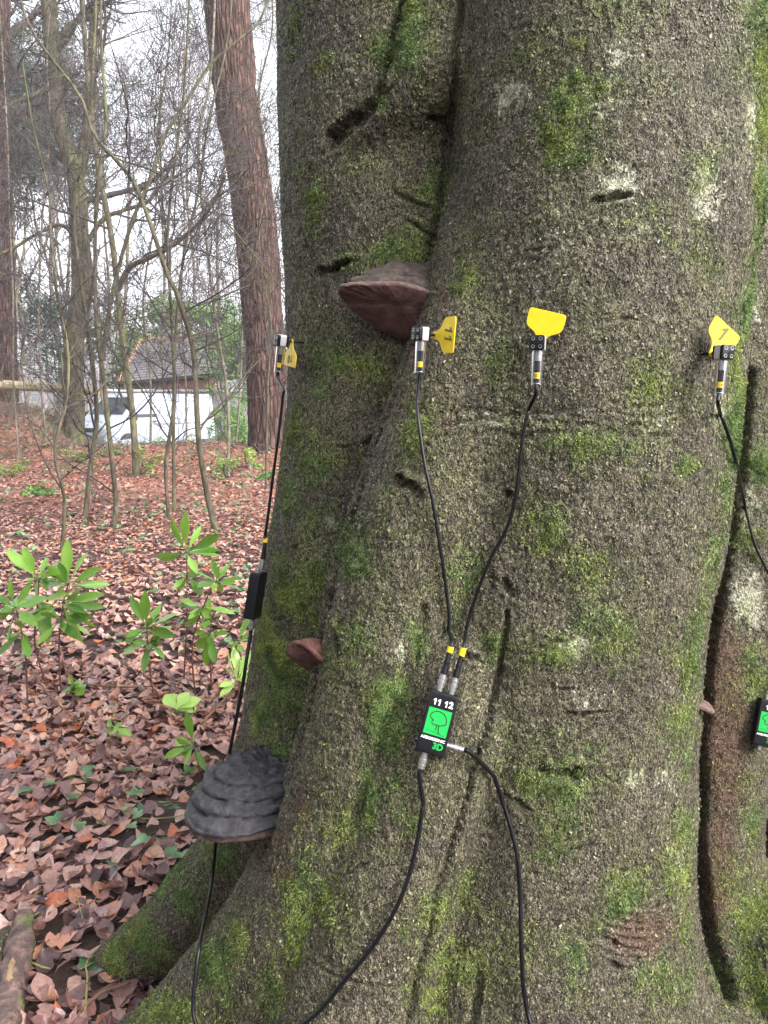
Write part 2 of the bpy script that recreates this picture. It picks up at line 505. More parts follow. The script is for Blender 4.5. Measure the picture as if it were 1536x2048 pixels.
# cracks and scars: (u, v, half length px, half width px, tilt deg, depth m, lip m)
CUTS = [
 (765, 186, 26, 4, 5, .02, .004),
 (1228, 394, 34, 6, 8, .022, .006), (1140, 188, 22, 4, 5, .008, .003), (672, 535, 34, 7, 14, .03, .007), (645, 545, 12, 9, 60, .03, .004), (615, 492, 5, 9, 0, .02, .003),
 (825, 402, 44, 6, -28, .015, .006), (855, 470, 35, 5, -40, .012, .005), (840, 455, 40, 4, -30, .01, .004), (1016, 990, 8, 8, 0, .03, .003), (1012, 1175, 8, 18, 30, .02, .004),
 (940, 1315, 28, 7, -18, .014, .007), (1175, 1428, 38, 6, 0, .016, .006), (1130, 1378, 24, 5, -8, .012, .004), (1122, 1548, 42, 13, 2, .026, .008), (1035, 1605, 32, 10, -25, .02, .008),
 (1165, 1700, 30, 9, 12, .014, .006), (1262, 1742, 26, 7, 10, .012, .005), (1128, 1282, 24, 4, 0, .012, .004), (1330, 1312, 50, 4, 0, .007, .003), (812, 968, 30, 9, -28, .022, .008),
 (835, 990, 12, 14, 0, .02, .006), (1285, 1838, 46, 6, 18, .014, .006), (1228, 1888, 26, 8, -30, .02, .007), (1240, 1935, 30, 8, -25, .02, .008), (1340, 1825, 40, 5, 25, .012, .005),
 (895, 1110, 8, 14, 20, .01, .004), (672, 1290, 8, 26, 10, .035, .006), (622, 1362, 10, 46, 8, .030, .004), (735, 880, 14, 10, 20, .03, .005), (690, 893, 22, 4, 5, .012, .004), (745, 1590, 18, 6, 35, .018, .005),
 (880, 1840, 16, 8, 10, .014, .005), (720, 1735, 60, 5, 25, .010, .004), (700, 1960, 80, 6, -8, .010, .005), (790, 2040, 60, 5, 20, .012, .004), (1085, 500, 30, 4, 0, .005, .003),
 (1250, 640, 40, 4, 3, .005, .003), (1310, 1050, 40, 3, -4, .005, .002), (600, 1090, 20, 5, 30, .012, .004), (655, 1190, 12, 10, 20, .03, .004), (560, 1240, 20, 6, 15, .014, .005),
 (1010, 700, 20, 3, 0, .004, .002), (930, 820, 12, 5, 0, .006, .003), (1420, 1240, 30, 3, 0, .006, .002), (620, 335, 12, 4, 60, .008, .003),
]
KEEP = {(760, 205), (735, 215), (700, 245), (662, 275), (1228, 394), (672, 535), (1016, 990), (1012, 1175), (812, 968), (1122, 1548), (1175, 1428), (672, 1290), (622, 1362)}
for u, v, a, bb, tilt, dep, lip in CUTS:
    if (u, v) not in KEEP: dep, lip, bb = dep * .45, lip * .6, bb * .8
    elif v > 290: dep, bb = dep * .8, bb * .85
    else: dep, bb = dep * 1.15, bb * 1.15
    P, n = hit(u, v)
    if P is None: continue
    px = P[1] / FOC
    e1, e2 = frame(P, n); c, s = math.cos(math.radians(tilt)), math.sin(math.radians(tilt))
    f1, f2 = e1 * c + e2 * s, -e1 * s + e2 * c
    i = near(P, max(a, bb) * px * 2.6)
    d = V[i] - P
    wob = (fbm(V[i], 60, 2, 31) - .5) * bb * px * 2.6
    S_, T_ = d @ f1 / (a * px), (d @ f2 + wob) / (bb * px)
    env = np.exp(-S_ ** 4)
    D[i] += -dep * env * np.exp(-T_ ** 2) + lip * env * np.exp(-((np.abs(T_) - 1.9) / .8) ** 2) * (.4 + .6 * (T_ > 0))
# horizontal wrinkles in the bark at about sensor-cable height, and a scar with exposed layers near the foot
for v0, us, dep in ((828, (880, 1330), .004), (846, (900, 1300), .005), (868, (900, 1320), .0035), (812, (1180, 1360), .004), (1302, (1000, 1390), .0015)):
    for u in range(us[0], us[1], 46):
        P, n = hit(u, v0 + 5 * math.sin(u * .05))
        e1, e2 = frame(P, n); i = near(P, .06); d = V[i] - P
        D[i] -= dep * np.exp(-(d @ e1 / .022) ** 2) * np.exp(-((d @ e2 + (vnoise(V[i], 40, 4) - .5) * .008) / .0045) ** 2)
P, n = hit(1300, 1870)
i = near(P, .16); d = V[i] - P; e1, e2 = frame(P, n)
w = np.exp(-((d @ e1 / .085) ** 4 + (d @ e2 / .055) ** 4))
D[i] += w * (-.007 + .004 * np.sin((d @ e2 * 1.0 - (d @ e1) ** 2 * 3) * 420 + fbm(V[i], 30, 2, 2) * 5))

# deep folds between the lobes: (path of pixels, half width m, depth m)
FOLDS = [
 ([(921, 0), (908, 150), (898, 260), (890, 340), (878, 430), (866, 490), (858, 540)], .005, .018),
 ([(834, 668), (820, 700), (790, 775), (745, 885), (711, 1000), (688, 1085), (660, 1185), (640, 1275), (622, 1390), (596, 1480), (566, 1570), (550, 1640), (520, 1715)], .009, .034),
 ([(1494, 760), (1484, 880), (1476, 970), (1458, 1062), (1434, 1190), (1419, 1290), (1405, 1400), (1398, 1500), (1397, 1600), (1400, 1720), (1411, 1800), (1429, 1900), (1461, 1985)], .012, .050),  # groove on the rear lobe by sight line, shaped so the cleft looks dark
 ([(808, 0), (786, 95), (762, 165), (742, 205), (716, 232), (688, 256), (655, 284)], .0058, .030),
 ([(1012, 1240), (1000, 1320), (986, 1400), (950, 1540), (906, 1700), (872, 1800), (838, 1940), (820, 2040)], .0034, .018),
 ([(846, 1230), (822, 1330), (775, 1430), (732, 1560), (705, 1640)], .008, .012),
 ([(960, 1960), (945, 2040)], .004, .012),
]
for path, hw, dep in FOLDS:
    pp = spline(path, 60)
    pp[:, 0] += 1.6 * np.sin(np.arange(60) * .7) + rng.normal(0, .8, 60)
    best = np.full(len(V), 9.0)
    for (u, v) in pp:
        P, n = hit(u, v)
        if P is None: continue
        i = near(P, .05); d = V[i] - P
        e1, e2 = frame(P, n)
        q = np.sqrt((d @ e1) ** 2 + (np.maximum(np.abs(d @ e2) - .012, 0)) ** 2)
        best[i] = np.minimum(best[i], q)
    i = np.where(best < .05)[0]
    D[i] -= dep * np.exp(-(best[i] / hw) ** 2)

# valley line between the two left roots is left as the lobes make it
# cover patches: (u, v, ru, rv, strength)
MOSS = [(640, 112, 26, 42, .8), (585, 60, 22, 40, .5), (590, 345, 24, 34, .8), (630, 420, 20, 75, .7), (718, 290, 34, 34, .55), (818, 70, 26, 95, 1.25), (795, 150, 18, 50, .9), (760, 200, 18, 30, .7),
 (775, 120, 12, 90, .8), (868, 372, 24, 34, .8), (800, 500, 66, 46, 1.1), (720, 520, 40, 30, .7), (650, 715, 48, 62, .95), (720, 740, 50, 40, .7), (600, 905, 52, 80, .9), (572, 1000, 40, 100, .8), (640, 860, 45, 50, .5),
 (622, 1060, 62, 80, .7), (690, 1080, 20, 60, .8), (590, 1180, 74, 90, 1.1), (560, 1300, 72, 110, 1.25), (545, 1430, 66, 90, 1.25), (640, 1220, 40, 60, 1.0), (720, 1110, 40, 110, .8), (700, 1250, 50, 90, .75), (662, 1350, 30, 90, .6), (640, 1480, 46, 80, .55),
 (772, 1470, 42, 120, 1.1), (738, 1570, 32, 100, 1.1), (832, 1290, 22, 62, .9), (800, 1390, 28, 62, .9), (920, 1150, 44, 60, .6), (905, 1230, 30, 50, .6), (830, 872, 26, 50, 1.1), (938, 560, 32, 46, 1.0), (1135, 200, 56, 120, .8),
 (1145, 300, 64, 80, .9), (1130, 90, 56, 60, .6), (1200, 60, 80, 60, .4), (1525, 60, 40, 130, 1.3), (1522, 270, 28, 130, 1.4), (1510, 450, 28, 110, 1.3), (1495, 600, 30, 100, 1.3), (1480, 740, 32, 100, 1.2), (1470, 880, 36, 90, 1.3),
 (1442, 1000, 42, 90, 1.2), (1420, 1120, 36, 90, 1.1), (1402, 1230, 36, 80, 1.0), (1382, 1330, 42, 72, 1.0), (1365, 1440, 36, 80, .8), (1370, 1550, 30, 70, .7), (1366, 1650, 40, 84, 1.0), (1360, 1760, 42, 66, .9), (1370, 1860, 30, 50, .6),
 (1370, 935, 26, 32, 1.1), (1310, 780, 74, 70, .6), (1390, 500, 70, 70, .55), (1420, 330, 60, 70, .4), (1215, 1262, 72, 62, 1.05), (1118, 1300, 44, 40, .9), (1112, 1575, 76, 62, 1.15), (1120, 1650, 62, 62, .75),
 (1150, 880, 90, 52, .55), (1100, 1060, 64, 62, .5), (1180, 1120, 64, 72, .5), (1000, 640, 54, 50, .45), (1010, 730, 34, 50, .5), (1240, 1800, 66, 52, .85), (1150, 1950, 40, 66, .6), (930, 1900, 72, 120, .7), (880, 1960, 46, 66, .65), (985, 1260, 20, 60, .8),
 (600, 1850, 42, 110, 1.1), (540, 1950, 42, 100, 1.1), (655, 1790, 54, 80, .7), (700, 1640, 62, 80, .8), (800, 1640, 44, 66, .8), (420, 1950, 56, 60, 1.2), (480, 1890, 66, 60, .8), (330, 2010, 70, 50, 1.1), (380, 1800, 66, 60, .8), (280, 1880, 66, 44, 1.2),
 (240, 1912, 44, 32, 1.2), (440, 1700, 44, 66, .6), (340, 1760, 40, 40, .9), (1522, 900, 40, 120, .8), (1500, 1080, 40, 62, .6), (1512, 1330, 40, 84, .7), (1502, 1640, 32, 84, .8), (1440, 1700, 30, 30, .6), (1500, 1850, 44, 120, 1.1), (1530, 2000, 34, 66, .8), (1040, 1500, 60, 60, .35), (1330, 1980, 80, 60, .6), (1440, 1960, 40, 50, .7), (1050, 1900, 50, 80, .35)]
LICHEN = [(1020, 190, 30, 34, .9), (1232, 372, 44, 40, 1.0), (1195, 200, 60, 60, .6), (1410, 385, 34, 70, .9), (1500, 250, 20, 62, .8), (1240, 110, 40, 50, .6), (1150, 1290, 54, 34, .8), (1275, 1560, 30, 22, .8), (1350, 1720, 24, 40, .6), (1500, 1200, 40, 66, 1.0),
 (1490, 1010, 34, 60, .7), (1260, 450, 62, 34, .6), (662, 1042, 22, 24, .7), (1000, 842, 120, 20, .6), (1170, 1400, 60, 30, .5), (1330, 1560, 40, 60, .5), (1130, 480, 40, 30, .4), (1320, 840, 40, 24, .6), (800, 1300, 14, 20, .9), (700, 140, 30, 50, .3), (1440, 820, 20, 60, .6), (1510, 620, 16, 60, .6)]
RED_SHADE = [(1450, 1450, 60, 260, 1.1), (1440, 1750, 44, 160, 1.1), (1450, 1250, 40, 120, .6), (830, 705, 26, 60, 1.0), (884, 600, 16, 60, .8), (795, 800, 26, 60, .7), (740, 880, 20, 50, .4), (600, 1620, 22, 60, .9), (570, 1750, 40, 50, .7), (1300, 1870, 96, 60, 1.0),  # reddish-brown bark; patches on the rear lobe also stand in for shade
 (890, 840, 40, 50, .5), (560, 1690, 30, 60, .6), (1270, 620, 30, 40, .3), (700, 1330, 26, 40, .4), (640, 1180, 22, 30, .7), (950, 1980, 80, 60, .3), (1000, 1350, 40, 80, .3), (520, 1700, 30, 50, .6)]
def cover(lst):
    A = np.zeros(len(V))
    for u, v, ru, rv, s in lst:
        P, n = hit(min(u, 1600), v)
        if P is None: continue
        px = P[1] / FOC
        e1, e2 = frame(P, n)
        # a patch seen edge-on is as wide on the bark as it is tall
        g = max(.35, abs(n[1]))
        i = near(P, max(ru / g, rv) * px * 2.2)
        d = V[i] - P
        q = (d @ e1 / (ru * px / g)) ** 2 + (d @ e2 / (rv * px)) ** 2
        A[i] = np.maximum(A[i], s * np.exp(-q * .9))
    return A
A_moss, A_lich, A_red_shade = cover(MOSS), cover(LICHEN), cover(RED_SHADE)
mn = fbm(V, 14, 3, 21)
A_moss = A_moss * (.25 + 1.2 * mn) + (mn - .5) * .9 + (fbm(V, 45, 2, 22) - .5) * .5 + np.clip((.45 - V[:, 2]) * .35, 0, .25)
mfine = fbm(V, 70, 2, 41)
mthick = np.clip(A_moss - .45, 0, 1)
D += mthick * (.002 + .009 * (mfine - .25))
V += N * D[:, None]
me = mesh_from('trunk', V, Q)
for nm, A in (('moss', A_moss), ('lichen', A_lich), ('red_shade', A_red_shade)):
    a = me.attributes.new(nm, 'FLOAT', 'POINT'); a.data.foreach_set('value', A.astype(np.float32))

def bark_material():
    M = Mat('beech_bark')
    v = M.coords('Object'); vs = M.coords('Object', (1, 1, .62), (.25, .35, 0))
    crust = M.noise(vs, 185, 2, .65, 1.6)             # curling scaly crust a few millimetres across
    fine = M.noise(v, 320, 2, .7); mid = M.noise(vs, 34, 3, .65, .4); big = M.noise(v, 5, 3, .6)
    cr = M.math('ADD', crust, M.math('MULTIPLY', M.math('SUBTRACT', fine, .5), .35))
    base = M.ramp(cr, [(.36, srgb(38, 35, 32)), (.46, srgb(80, 75, 67)), (.56, srgb(117, 111, 100)), (.68, srgb(168, 162, 150))])
    base = M.mix(.8, base, M.ramp(mid, [(.3, srgb(150, 143, 134)), (.7, srgb(255, 250, 242))]), 'MULTIPLY')
    base = M.mix(.7, base, M.ramp(big, [(.3, srgb(165, 160, 156)), (.7, srgb(255, 252, 244))]), 'MULTIPLY')
    red_shade = M.math('ADD', M.attr('red_shade'), M.math('MULTIPLY', M.math('SUBTRACT', mid, .5), 1.4))
    base = M.mix(M.math('MULTIPLY', M.step(red_shade, .25, 1.0), .8), base, M.ramp(cr, [(.36, srgb(40, 28, 23)), (.55, srgb(92, 66, 54)), (.7, srgb(140, 110, 94))]))  # real brown tone, deepened in colour so the rear recess looks shaded
    lic = M.math('ADD', M.attr('lichen'), M.math('MULTIPLY', M.math('SUBTRACT', M.noise(v, 60, 3, .7), .5), 2.2))
    base = M.mix(M.math('MULTIPLY', M.step(lic, .35, .85), .75), base, M.ramp(cr, [(.36, srgb(104, 100, 88)), (.5, srgb(164, 160, 146)), (.66, srgb(214, 211, 198))]))
    ms = M.math('ADD', M.attr('moss'), M.math('MULTIPLY', M.math('SUBTRACT', M.noise(vs, 85, 3, .8), .5), 2.4))
    m1 = M.ramp(cr, [(.36, srgb(42, 48, 22)), (.5, srgb(96, 108, 50)), (.66, srgb(160, 170, 98))])
    m2 = M.ramp(cr, [(.36, srgb(32, 44, 24)), (.5, srgb(76, 98, 52)), (.66, srgb(130, 156, 94))])
    mossc = M.mix(M.step(M.noise(v, 8, 2), .42, .6), m1, m2)
    mk = M.step(ms, .15, 1.35)
    base = M.mix(M.math('MULTIPLY', mk, .8), base, mossc)
    film = M.math('MULTIPLY', M.step(M.math('ADD', M.attr('moss'), M.math('MULTIPLY', M.math('SUBTRACT', big, .5), 1.4)), -.6, .5), .8)
    base = M.mix(film, base, M.mix(1.0, base, srgb(214, 228, 184), 'MULTIPLY'))
    nb = M.bump(cr, 1.0, .0055)
    nb = M.bump(mid, .45, .006, nb)
    M.set(color=base, rough=M.ramp(cr, [(.4, (.9, .9, .9)), (.7, (.5, .5, .5))]), normal=nb, Specular_IOR_Level=.35)
    return M.m
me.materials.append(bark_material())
beech = thing('beech_tree', 'huge mossy beech trunk with fluted lobes, cracks and spreading roots, carrying the sensors', 'tree', (0.35, 1.75, 0))
trunk = obj('trunk', me, beech)
bpy.context.view_layer.update()
BV = BVHTree.FromPolygons(V.tolist(), Q.tolist())
# ---- crust flakes and moss tufts on the side of the trunk that faces the viewer
uu, vv = to_px(V)
cand = np.where((uu > -120) & (uu < 1660) & (vv > -80) & (vv < 2150) & (((np.array([.05, 0, EYE]) - V) * N).sum(1) > -.12))[0]
N2 = vertex_normals(V, Q)
def point_attr(me, nm, A):
    a = me.attributes.new(nm, 'FLOAT', 'POINT'); a.data.foreach_set('value', np.asarray(A, np.float32))
def tangents(i):
    n = N2[i]; t = rng.normal(size=(len(i), 3)); t[:, 2] += np.where(rng.uniform(size=len(i)) < .45, 2.0, 0) * np.sign(rng.normal(size=len(i)))
    t -= n * (t * n).sum(1)[:, None]; t /= np.linalg.norm(t, axis=1)[:, None] + 1e-9
    return n, t, np.cross(n, t)
dens = np.clip(.35 + 1.3 * (fbm(V[cand], 9, 2, 61) - .35), .08, 1) * np.clip(1.15 - np.clip(A_moss[cand], 0, 1) * .6, .2, 1)
i = rng.choice(cand, 110000, p=dens / dens.sum())
n, t, b = tangents(i); m = len(i)
L = rng.uniform(.0022, .0046, m)[:, None] * rng.choice([.75, 1, 1.5], m, p=[.4, .48, .12])[:, None]; Wd = L * rng.uniform(.35, .7, m)[:, None]
c = V[i] + rng.normal(0, .0012, (m, 3)) + n * .0006
up = rng.uniform(.0002, .0013, m)[:, None]
FV = np.stack([c - t * L * .5 - b * Wd * .5, c + t * L * .5 - b * Wd * .4, c + t * L * .45 + b * Wd * .5 + n * up, c - t * L * .55 + b * Wd * .4 + n * up * .8], 1).reshape(-1, 3)
fme = mesh_from('bark_flakes', FV, np.arange(m * 4).reshape(m, 4), smooth=False)
point_attr(fme, 'tone', np.repeat(np.clip(rng.normal(.40, .17, m), 0, 1), 4))
point_attr(fme, 'moss', np.repeat(A_moss[i] + rng.normal(0, .22, m), 4)); point_attr(fme, 'lichen', np.repeat(A_lich[i] + rng.normal(0, .25, m), 4)); point_attr(fme, 'red_shade', np.repeat(A_red_shade[i], 4))
def flake_material():
    M = Mat('bark_crust'); tn = M.attr('tone')
    v = M.coords('Object'); big = M.noise(v, 6, 4, .6)
    c = M.ramp(tn, [(0, srgb(50, 45, 38)), (.35, srgb(92, 86, 72)), (.65, srgb(124, 117, 100)), (1, srgb(172, 164, 146))])
    c = M.mix(.55, c, M.ramp(big, [(.3, srgb(165, 160, 150)), (.7, srgb(255, 250, 236))]), 'MULTIPLY')
    c = M.mix(M.math('MULTIPLY', M.step(M.attr('red_shade'), .3, .9), .85), c, M.ramp(tn, [(0, srgb(48, 35, 29)), (1, srgb(128, 96, 80))]))  # brown flakes, darkened to go with the shade painted on the rear lobe
    c = M.mix(M.math('MULTIPLY', M.step(M.attr('lichen'), .4, .8), .8), c, M.ramp(tn, [(0, srgb(140, 138, 118)), (1, srgb(214, 212, 196))]))
    c = M.mix(M.math('MULTIPLY', M.step(M.attr('moss'), .05, .75), .85), c, M.ramp(tn, [(0, srgb(60, 68, 30)), (.5, srgb(112, 124, 58)), (1, srgb(172, 178, 104))]))
    return M.set(color=c, rough=.6, Specular_IOR_Level=.4)
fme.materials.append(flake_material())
o = obj('bark_flakes', fme, beech); o['kind'] = 'stuff'
pm = np.clip(A_moss[cand] + (fbm(V[cand], 60, 2, 63) - .5) * 1.5 - .45, 0, .8)
i = rng.choice(cand, 120000, p=pm / pm.sum())
n, t, b = tangents(i); m = len(i)
L = rng.uniform(.0035, .0080, m)[:, None]
d = n * rng.uniform(.35, 1.0, m)[:, None] + t * .8 + np.array([0, 0, -.15]); d /= np.linalg.norm(d, axis=1)[:, None]
c = V[i] + rng.normal(0, .0016, (m, 3)) - n * .001
s = np.cross(d, n); s /= np.linalg.norm(s, axis=1)[:, None] + 1e-9
w = rng.uniform(.0005, .0011, m)[:, None]
MV = np.stack([c - s * w, c + s * w, c + d * L + n * .0004], 1).reshape(-1, 3)
mme = mesh_from('moss', MV, np.arange(m * 3).reshape(m, 3), smooth=False)
point_attr(mme, 'tone', np.repeat(np.clip(rng.normal(.5, .22, m) + (fbm(V[i], 30, 2, 64) - .5) * .9, 0, 1), 3)); point_attr(mme, 'kindof', np.repeat(fbm(V[i], 7, 2, 65), 3))
def moss_material():
    M = Mat('moss_tufts'); tn = M.attr('tone')
    a = M.ramp(tn, [(0, srgb(52, 56, 26)), (.5, srgb(106, 118, 54)), (1, srgb(168, 178, 104))]); b2 = M.ramp(tn, [(0, srgb(38, 50, 28)), (.5, srgb(78, 100, 54)), (1, srgb(134, 158, 98))])
    c = M.mix(M.step(M.attr('kindof'), .42, .58), a, b2)
    M.set(color=c, rough=.7, Specular_IOR_Level=.2)
    tl = M.node('ShaderNodeBsdfTranslucent'); M.link(c, tl.inputs['Color']); mx = M.node('ShaderNodeMixShader'); mx.inputs[0].default_value = .3
    M.link(M.b.outputs[0], mx.inputs[1]); M.link(tl.outputs[0], mx.inputs[2]); M.link(mx.outputs[0], M.n['Material Output'].inputs['Surface'])
    return M.m
mme.materials.append(moss_material())
o = obj('moss', mme, beech); o['kind'] = 'stuff'
# ------------------------------------------------------------------ woodland floor
def sstep(x, a, b):
    t = np.clip((x - a) / (b - a), 0, 1); return t * t * (3 - 2 * t)
def ground_z(x, y):
    x = np.asarray(x, float); y = np.asarray(y, float)
    p = np.stack([x, y, 0 * x], -1)
    z = (fbm(p, .7, 2, 50) - .5) * .14 * sstep(np.hypot(x - .3, y - 1.7), .6, 3) + (fbm(p, 3.5, 2, 51) - .5) * .035
    z = z - .42 * sstep(y, 18.5, 25) + 1.6 * sstep(y, 40, 75)
    z = z + 1.62 * np.exp(-(((x + 11.4) / 2.9) ** 4 + ((y - 21.5) / 3.0) ** 2)) * (.9 + .2 * fbm(p, .9, 2, 55))
    z = z + .35 * np.exp(-(((x + 4) / 9) ** 2 + ((y - 18.0) / 1.6) ** 2)) * (.4 + 1.2 * fbm(p, .8, 2, 56))
    return z - .01
def graded(a, b, c0, n):
    t = np.linspace(-1, 1, n); t = np.sign(t) * (np.abs(t) ** 1.9)
    return np.where(t < 0, c0 + t * (c0 - a), c0 + t * (b - c0))
gxs, gys = graded(-110, 110, -.6, 210), np.concatenate([np.linspace(-6, 0, 10)[:-1], np.linspace(0, 6, 90)[:-1], np.linspace(6, 30, 120)[:-1], np.linspace(30, 160, 45)])
GX, GY = np.meshgrid(gxs, gys, indexing='ij')
GZ = ground_z(GX, GY)
nx_, ny_ = GX.shape
ii = np.arange(nx_ * ny_).reshape(nx_, ny_)
GQ = np.stack([ii[:-1, :-1], ii[1:, :-1], ii[1:, 1:], ii[:-1, 1:]], -1).reshape(-1, 4)
def soil_material():
    M = Mat('woodland_soil'); v = M.coords('Object')
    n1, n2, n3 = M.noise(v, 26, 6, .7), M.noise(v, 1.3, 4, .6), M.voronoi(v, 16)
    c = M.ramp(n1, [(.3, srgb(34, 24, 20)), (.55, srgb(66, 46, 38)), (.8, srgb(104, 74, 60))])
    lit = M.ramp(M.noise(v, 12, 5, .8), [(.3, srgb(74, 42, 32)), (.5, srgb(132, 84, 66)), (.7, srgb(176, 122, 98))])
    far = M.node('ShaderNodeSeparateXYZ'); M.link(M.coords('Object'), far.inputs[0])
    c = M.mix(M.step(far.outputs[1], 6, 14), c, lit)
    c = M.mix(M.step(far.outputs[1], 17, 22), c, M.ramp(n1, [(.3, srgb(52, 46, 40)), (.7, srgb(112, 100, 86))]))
    grn = M.ramp(M.noise(v, 30, 4), [(.35, srgb(34, 46, 22)), (.7, srgb(92, 112, 58))])
    g = M.math('MULTIPLY', M.step(n2, .52, .66), M.step(far.outputs[1], 12, 19))
    c = M.mix(g, c, grn)
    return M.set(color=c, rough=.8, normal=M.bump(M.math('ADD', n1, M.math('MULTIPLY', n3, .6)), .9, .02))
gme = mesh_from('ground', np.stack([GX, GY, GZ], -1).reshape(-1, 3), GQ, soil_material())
g = obj('ground', gme); g['kind'] = 'structure'

# ---- fallen leaves
def leaf_shape(kind, curl=.3, fold=.25, seed=0):
    """unit leaf, length 1 along +y from the stalk; returns vertices and faces"""
    rg = np.random.default_rng(seed)
    if kind == 'beech':
        y = np.array([0, .12, .34, .6, .82, 1.0]); w = np.array([.02, .19, .31, .29, .16, .005])
    elif kind == 'oak':
        y = np.array([0, .14, .26, .38, .50, .62, .74, .88, 1.0]); w = np.array([.02, .10, .20, .13, .27, .19, .29, .20, .03])
    elif kind == 'maple':
        y = np.array([0, .05, .18, .34, .44, .62, .72, 1.0]); w = np.array([.02, .24, .42, .26, .46, .20, .22, .004])
    else:
        y = np.array([0, .2, .5, .8, 1.0]); w = np.array([.02, .2, .27, .2, .01])
    n = len(y)
    cv = curl * (y - .45) ** 2 * 1.6 + rg.normal(0, .02, n)
    sl = rg.normal(0, .06)
    P = []
    for i in range(n):
        a = rg.normal(0, .03); b = rg.normal(0, .03)
        P += [(-w[i] * (1 + a), y[i], cv[i] + fold * w[i] * (1 + rg.normal(0, .3)) ), (sl * (y[i] - .5), y[i], cv[i]), (w[i] * (1 + b), y[i], cv[i] + fold * w[i] * (1 + rg.normal(0, .3)))]
    Fq = [(3 * i + k, 3 * i + k + 1, 3 * i + k + 4, 3 * i + k + 3) for i in range(n - 1) for k in (0, 1)]
    P = np.array(P); P[:, 1] -= .5; P[:, 2] -= P[:, 2].min() * .5
    # stalk
    m = len(P)
    P = np.vstack([P, [(-.012, -.5, cv[0]), (.012, -.5, cv[0]), (.02, -.72, cv[0] + .03), (.0, -.72, cv[0] + .03)]])
    Fq.append((m, m + 1, m + 2, m + 3))
    return P, np.array(Fq)
def litter_material(name, use_attr):
    M = Mat(name)
    if use_attr: rnd = M.attr('tone')
    else:
        oi = M.node('ShaderNodeObjectInfo'); rnd = oi.outputs['Random']
    v = M.coords('Object'); n = M.noise(v, 60 if use_attr else 9, 3, .6)
    c = M.ramp(rnd, [(0, srgb(70, 50, 51)), (.14, srgb(104, 75, 73)), (.3, srgb(138, 103, 97)), (.46, srgb(162, 124, 114)), (.6, srgb(182, 143, 132)), (.74, srgb(186, 130, 102)), (.84, srgb(208, 174, 156)), (.93, srgb(156, 127, 127)), (1, srgb(178, 98, 60))])
    c = M.mix(.7, c, M.ramp(n, [(.25, srgb(150, 140, 135)), (.6, srgb(255, 255, 255))]), 'MULTIPLY')
    M.set(color=c, rough=.36, normal=M.bump(n, .3, .004), Specular_IOR_Level=.5)
    tl = M.node('ShaderNodeBsdfTranslucent'); M.link(c, tl.inputs['Color'])
    mx = M.node('ShaderNodeMixShader'); mx.inputs[0].default_value = .14
    M.link(M.b.outputs[0], mx.inputs[1]); M.link(tl.outputs[0], mx.inputs[2]); M.link(mx.outputs[0], M.n['Material Output'].inputs['Surface'])
    return M.m
M_LEAF_ONE, M_LITTER = litter_material('fallen_leaf', False), litter_material('leaf_litter', True)
KINDS = [('beech', .2, .1), ('beech', .9, .45), ('oak', .3, .15), ('beech', -.6, .25), ('maple', .5, .1), ('oval', .8, .7), ('oak', -.5, .3), ('beech', .5, -.35), ('beech', .15, .8), ('oak', .9, .3), ('beech', 1.3, .2), ('maple', -.4, .3)]
SHAPES = [leaf_shape(k, c, f, i) for i, (k, c, f) in enumerate(KINDS)]
LOW = [leaf_shape('oval', c, f, 40 + i) for i, (c, f) in enumerate(((.3, .3), (.8, .5), (-.5, .2)))]
LOW = [(p[[0, 1, 2, 6, 7, 8, 12, 13, 14]], np.array([(3 * i + k, 3 * i + k + 1, 3 * i + k + 4, 3 * i + k + 3) for i in (0, 1) for k in (0, 1)])) for p, f in LOW]
def sample_area(n, y0, y1, l0, l1):
    """points spread evenly over a wedge of floor, l0..l1 = sideways slope limits"""
    y = np.sqrt(rng.uniform(y0 ** 2, y1 ** 2, n)); return y * rng.uniform(l0, l1, n), y
def in_trunk(x, y):
    return (np.hypot(x - .35, y - 2.05) < .62) | (np.hypot(x - .35, y - 1.6) < .36) | (np.hypot(x - 1.05, y - 1.95) < .4)
def leaf_frames(x, y, sz, tiltmax):
    n = len(x)
    az = rng.uniform(0, 2 * np.pi, n); tl = np.abs(rng.normal(0, tiltmax, n)); ta = rng.uniform(0, 2 * np.pi, n)
    cz, sz_ = np.cos(az), np.sin(az)
    Rz = np.zeros((n, 3, 3)); Rz[:, 0, 0] = cz; Rz[:, 0, 1] = -sz_; Rz[:, 1, 0] = sz_; Rz[:, 1, 1] = cz; Rz[:, 2, 2] = 1
    k = np.stack([np.cos(ta), np.sin(ta), 0 * ta], 1)
    K = np.zeros((n, 3, 3)); K[:, 0, 2] = k[:, 1]; K[:, 1, 2] = -k[:, 0]; K[:, 2, 0] = -k[:, 1]; K[:, 2, 1] = k[:, 0]
    R = np.eye(3)[None] + np.sin(tl)[:, None, None] * K + (1 - np.cos(tl))[:, None, None] * (K @ K)
    R = R @ Rz
    zl = ground_z(x, y) + .004 + rng.uniform(0, .022, n) + np.sin(tl) * sz * .32
    return R * sz[:, None, None], np.stack([x, y, zl], 1)
def bare(x, y):
    """patches of trodden soil where few leaves lie"""
    p = np.stack([x, y, 0 * x], -1)
    return np.exp(-(((x + .62) / .42) ** 2 + ((y - 2.62) / .34) ** 2)) * 1.0 + .35 * (fbm(p, 2.4, 2, 70) > .62)
near_x, near_y, near_s = [], [], []
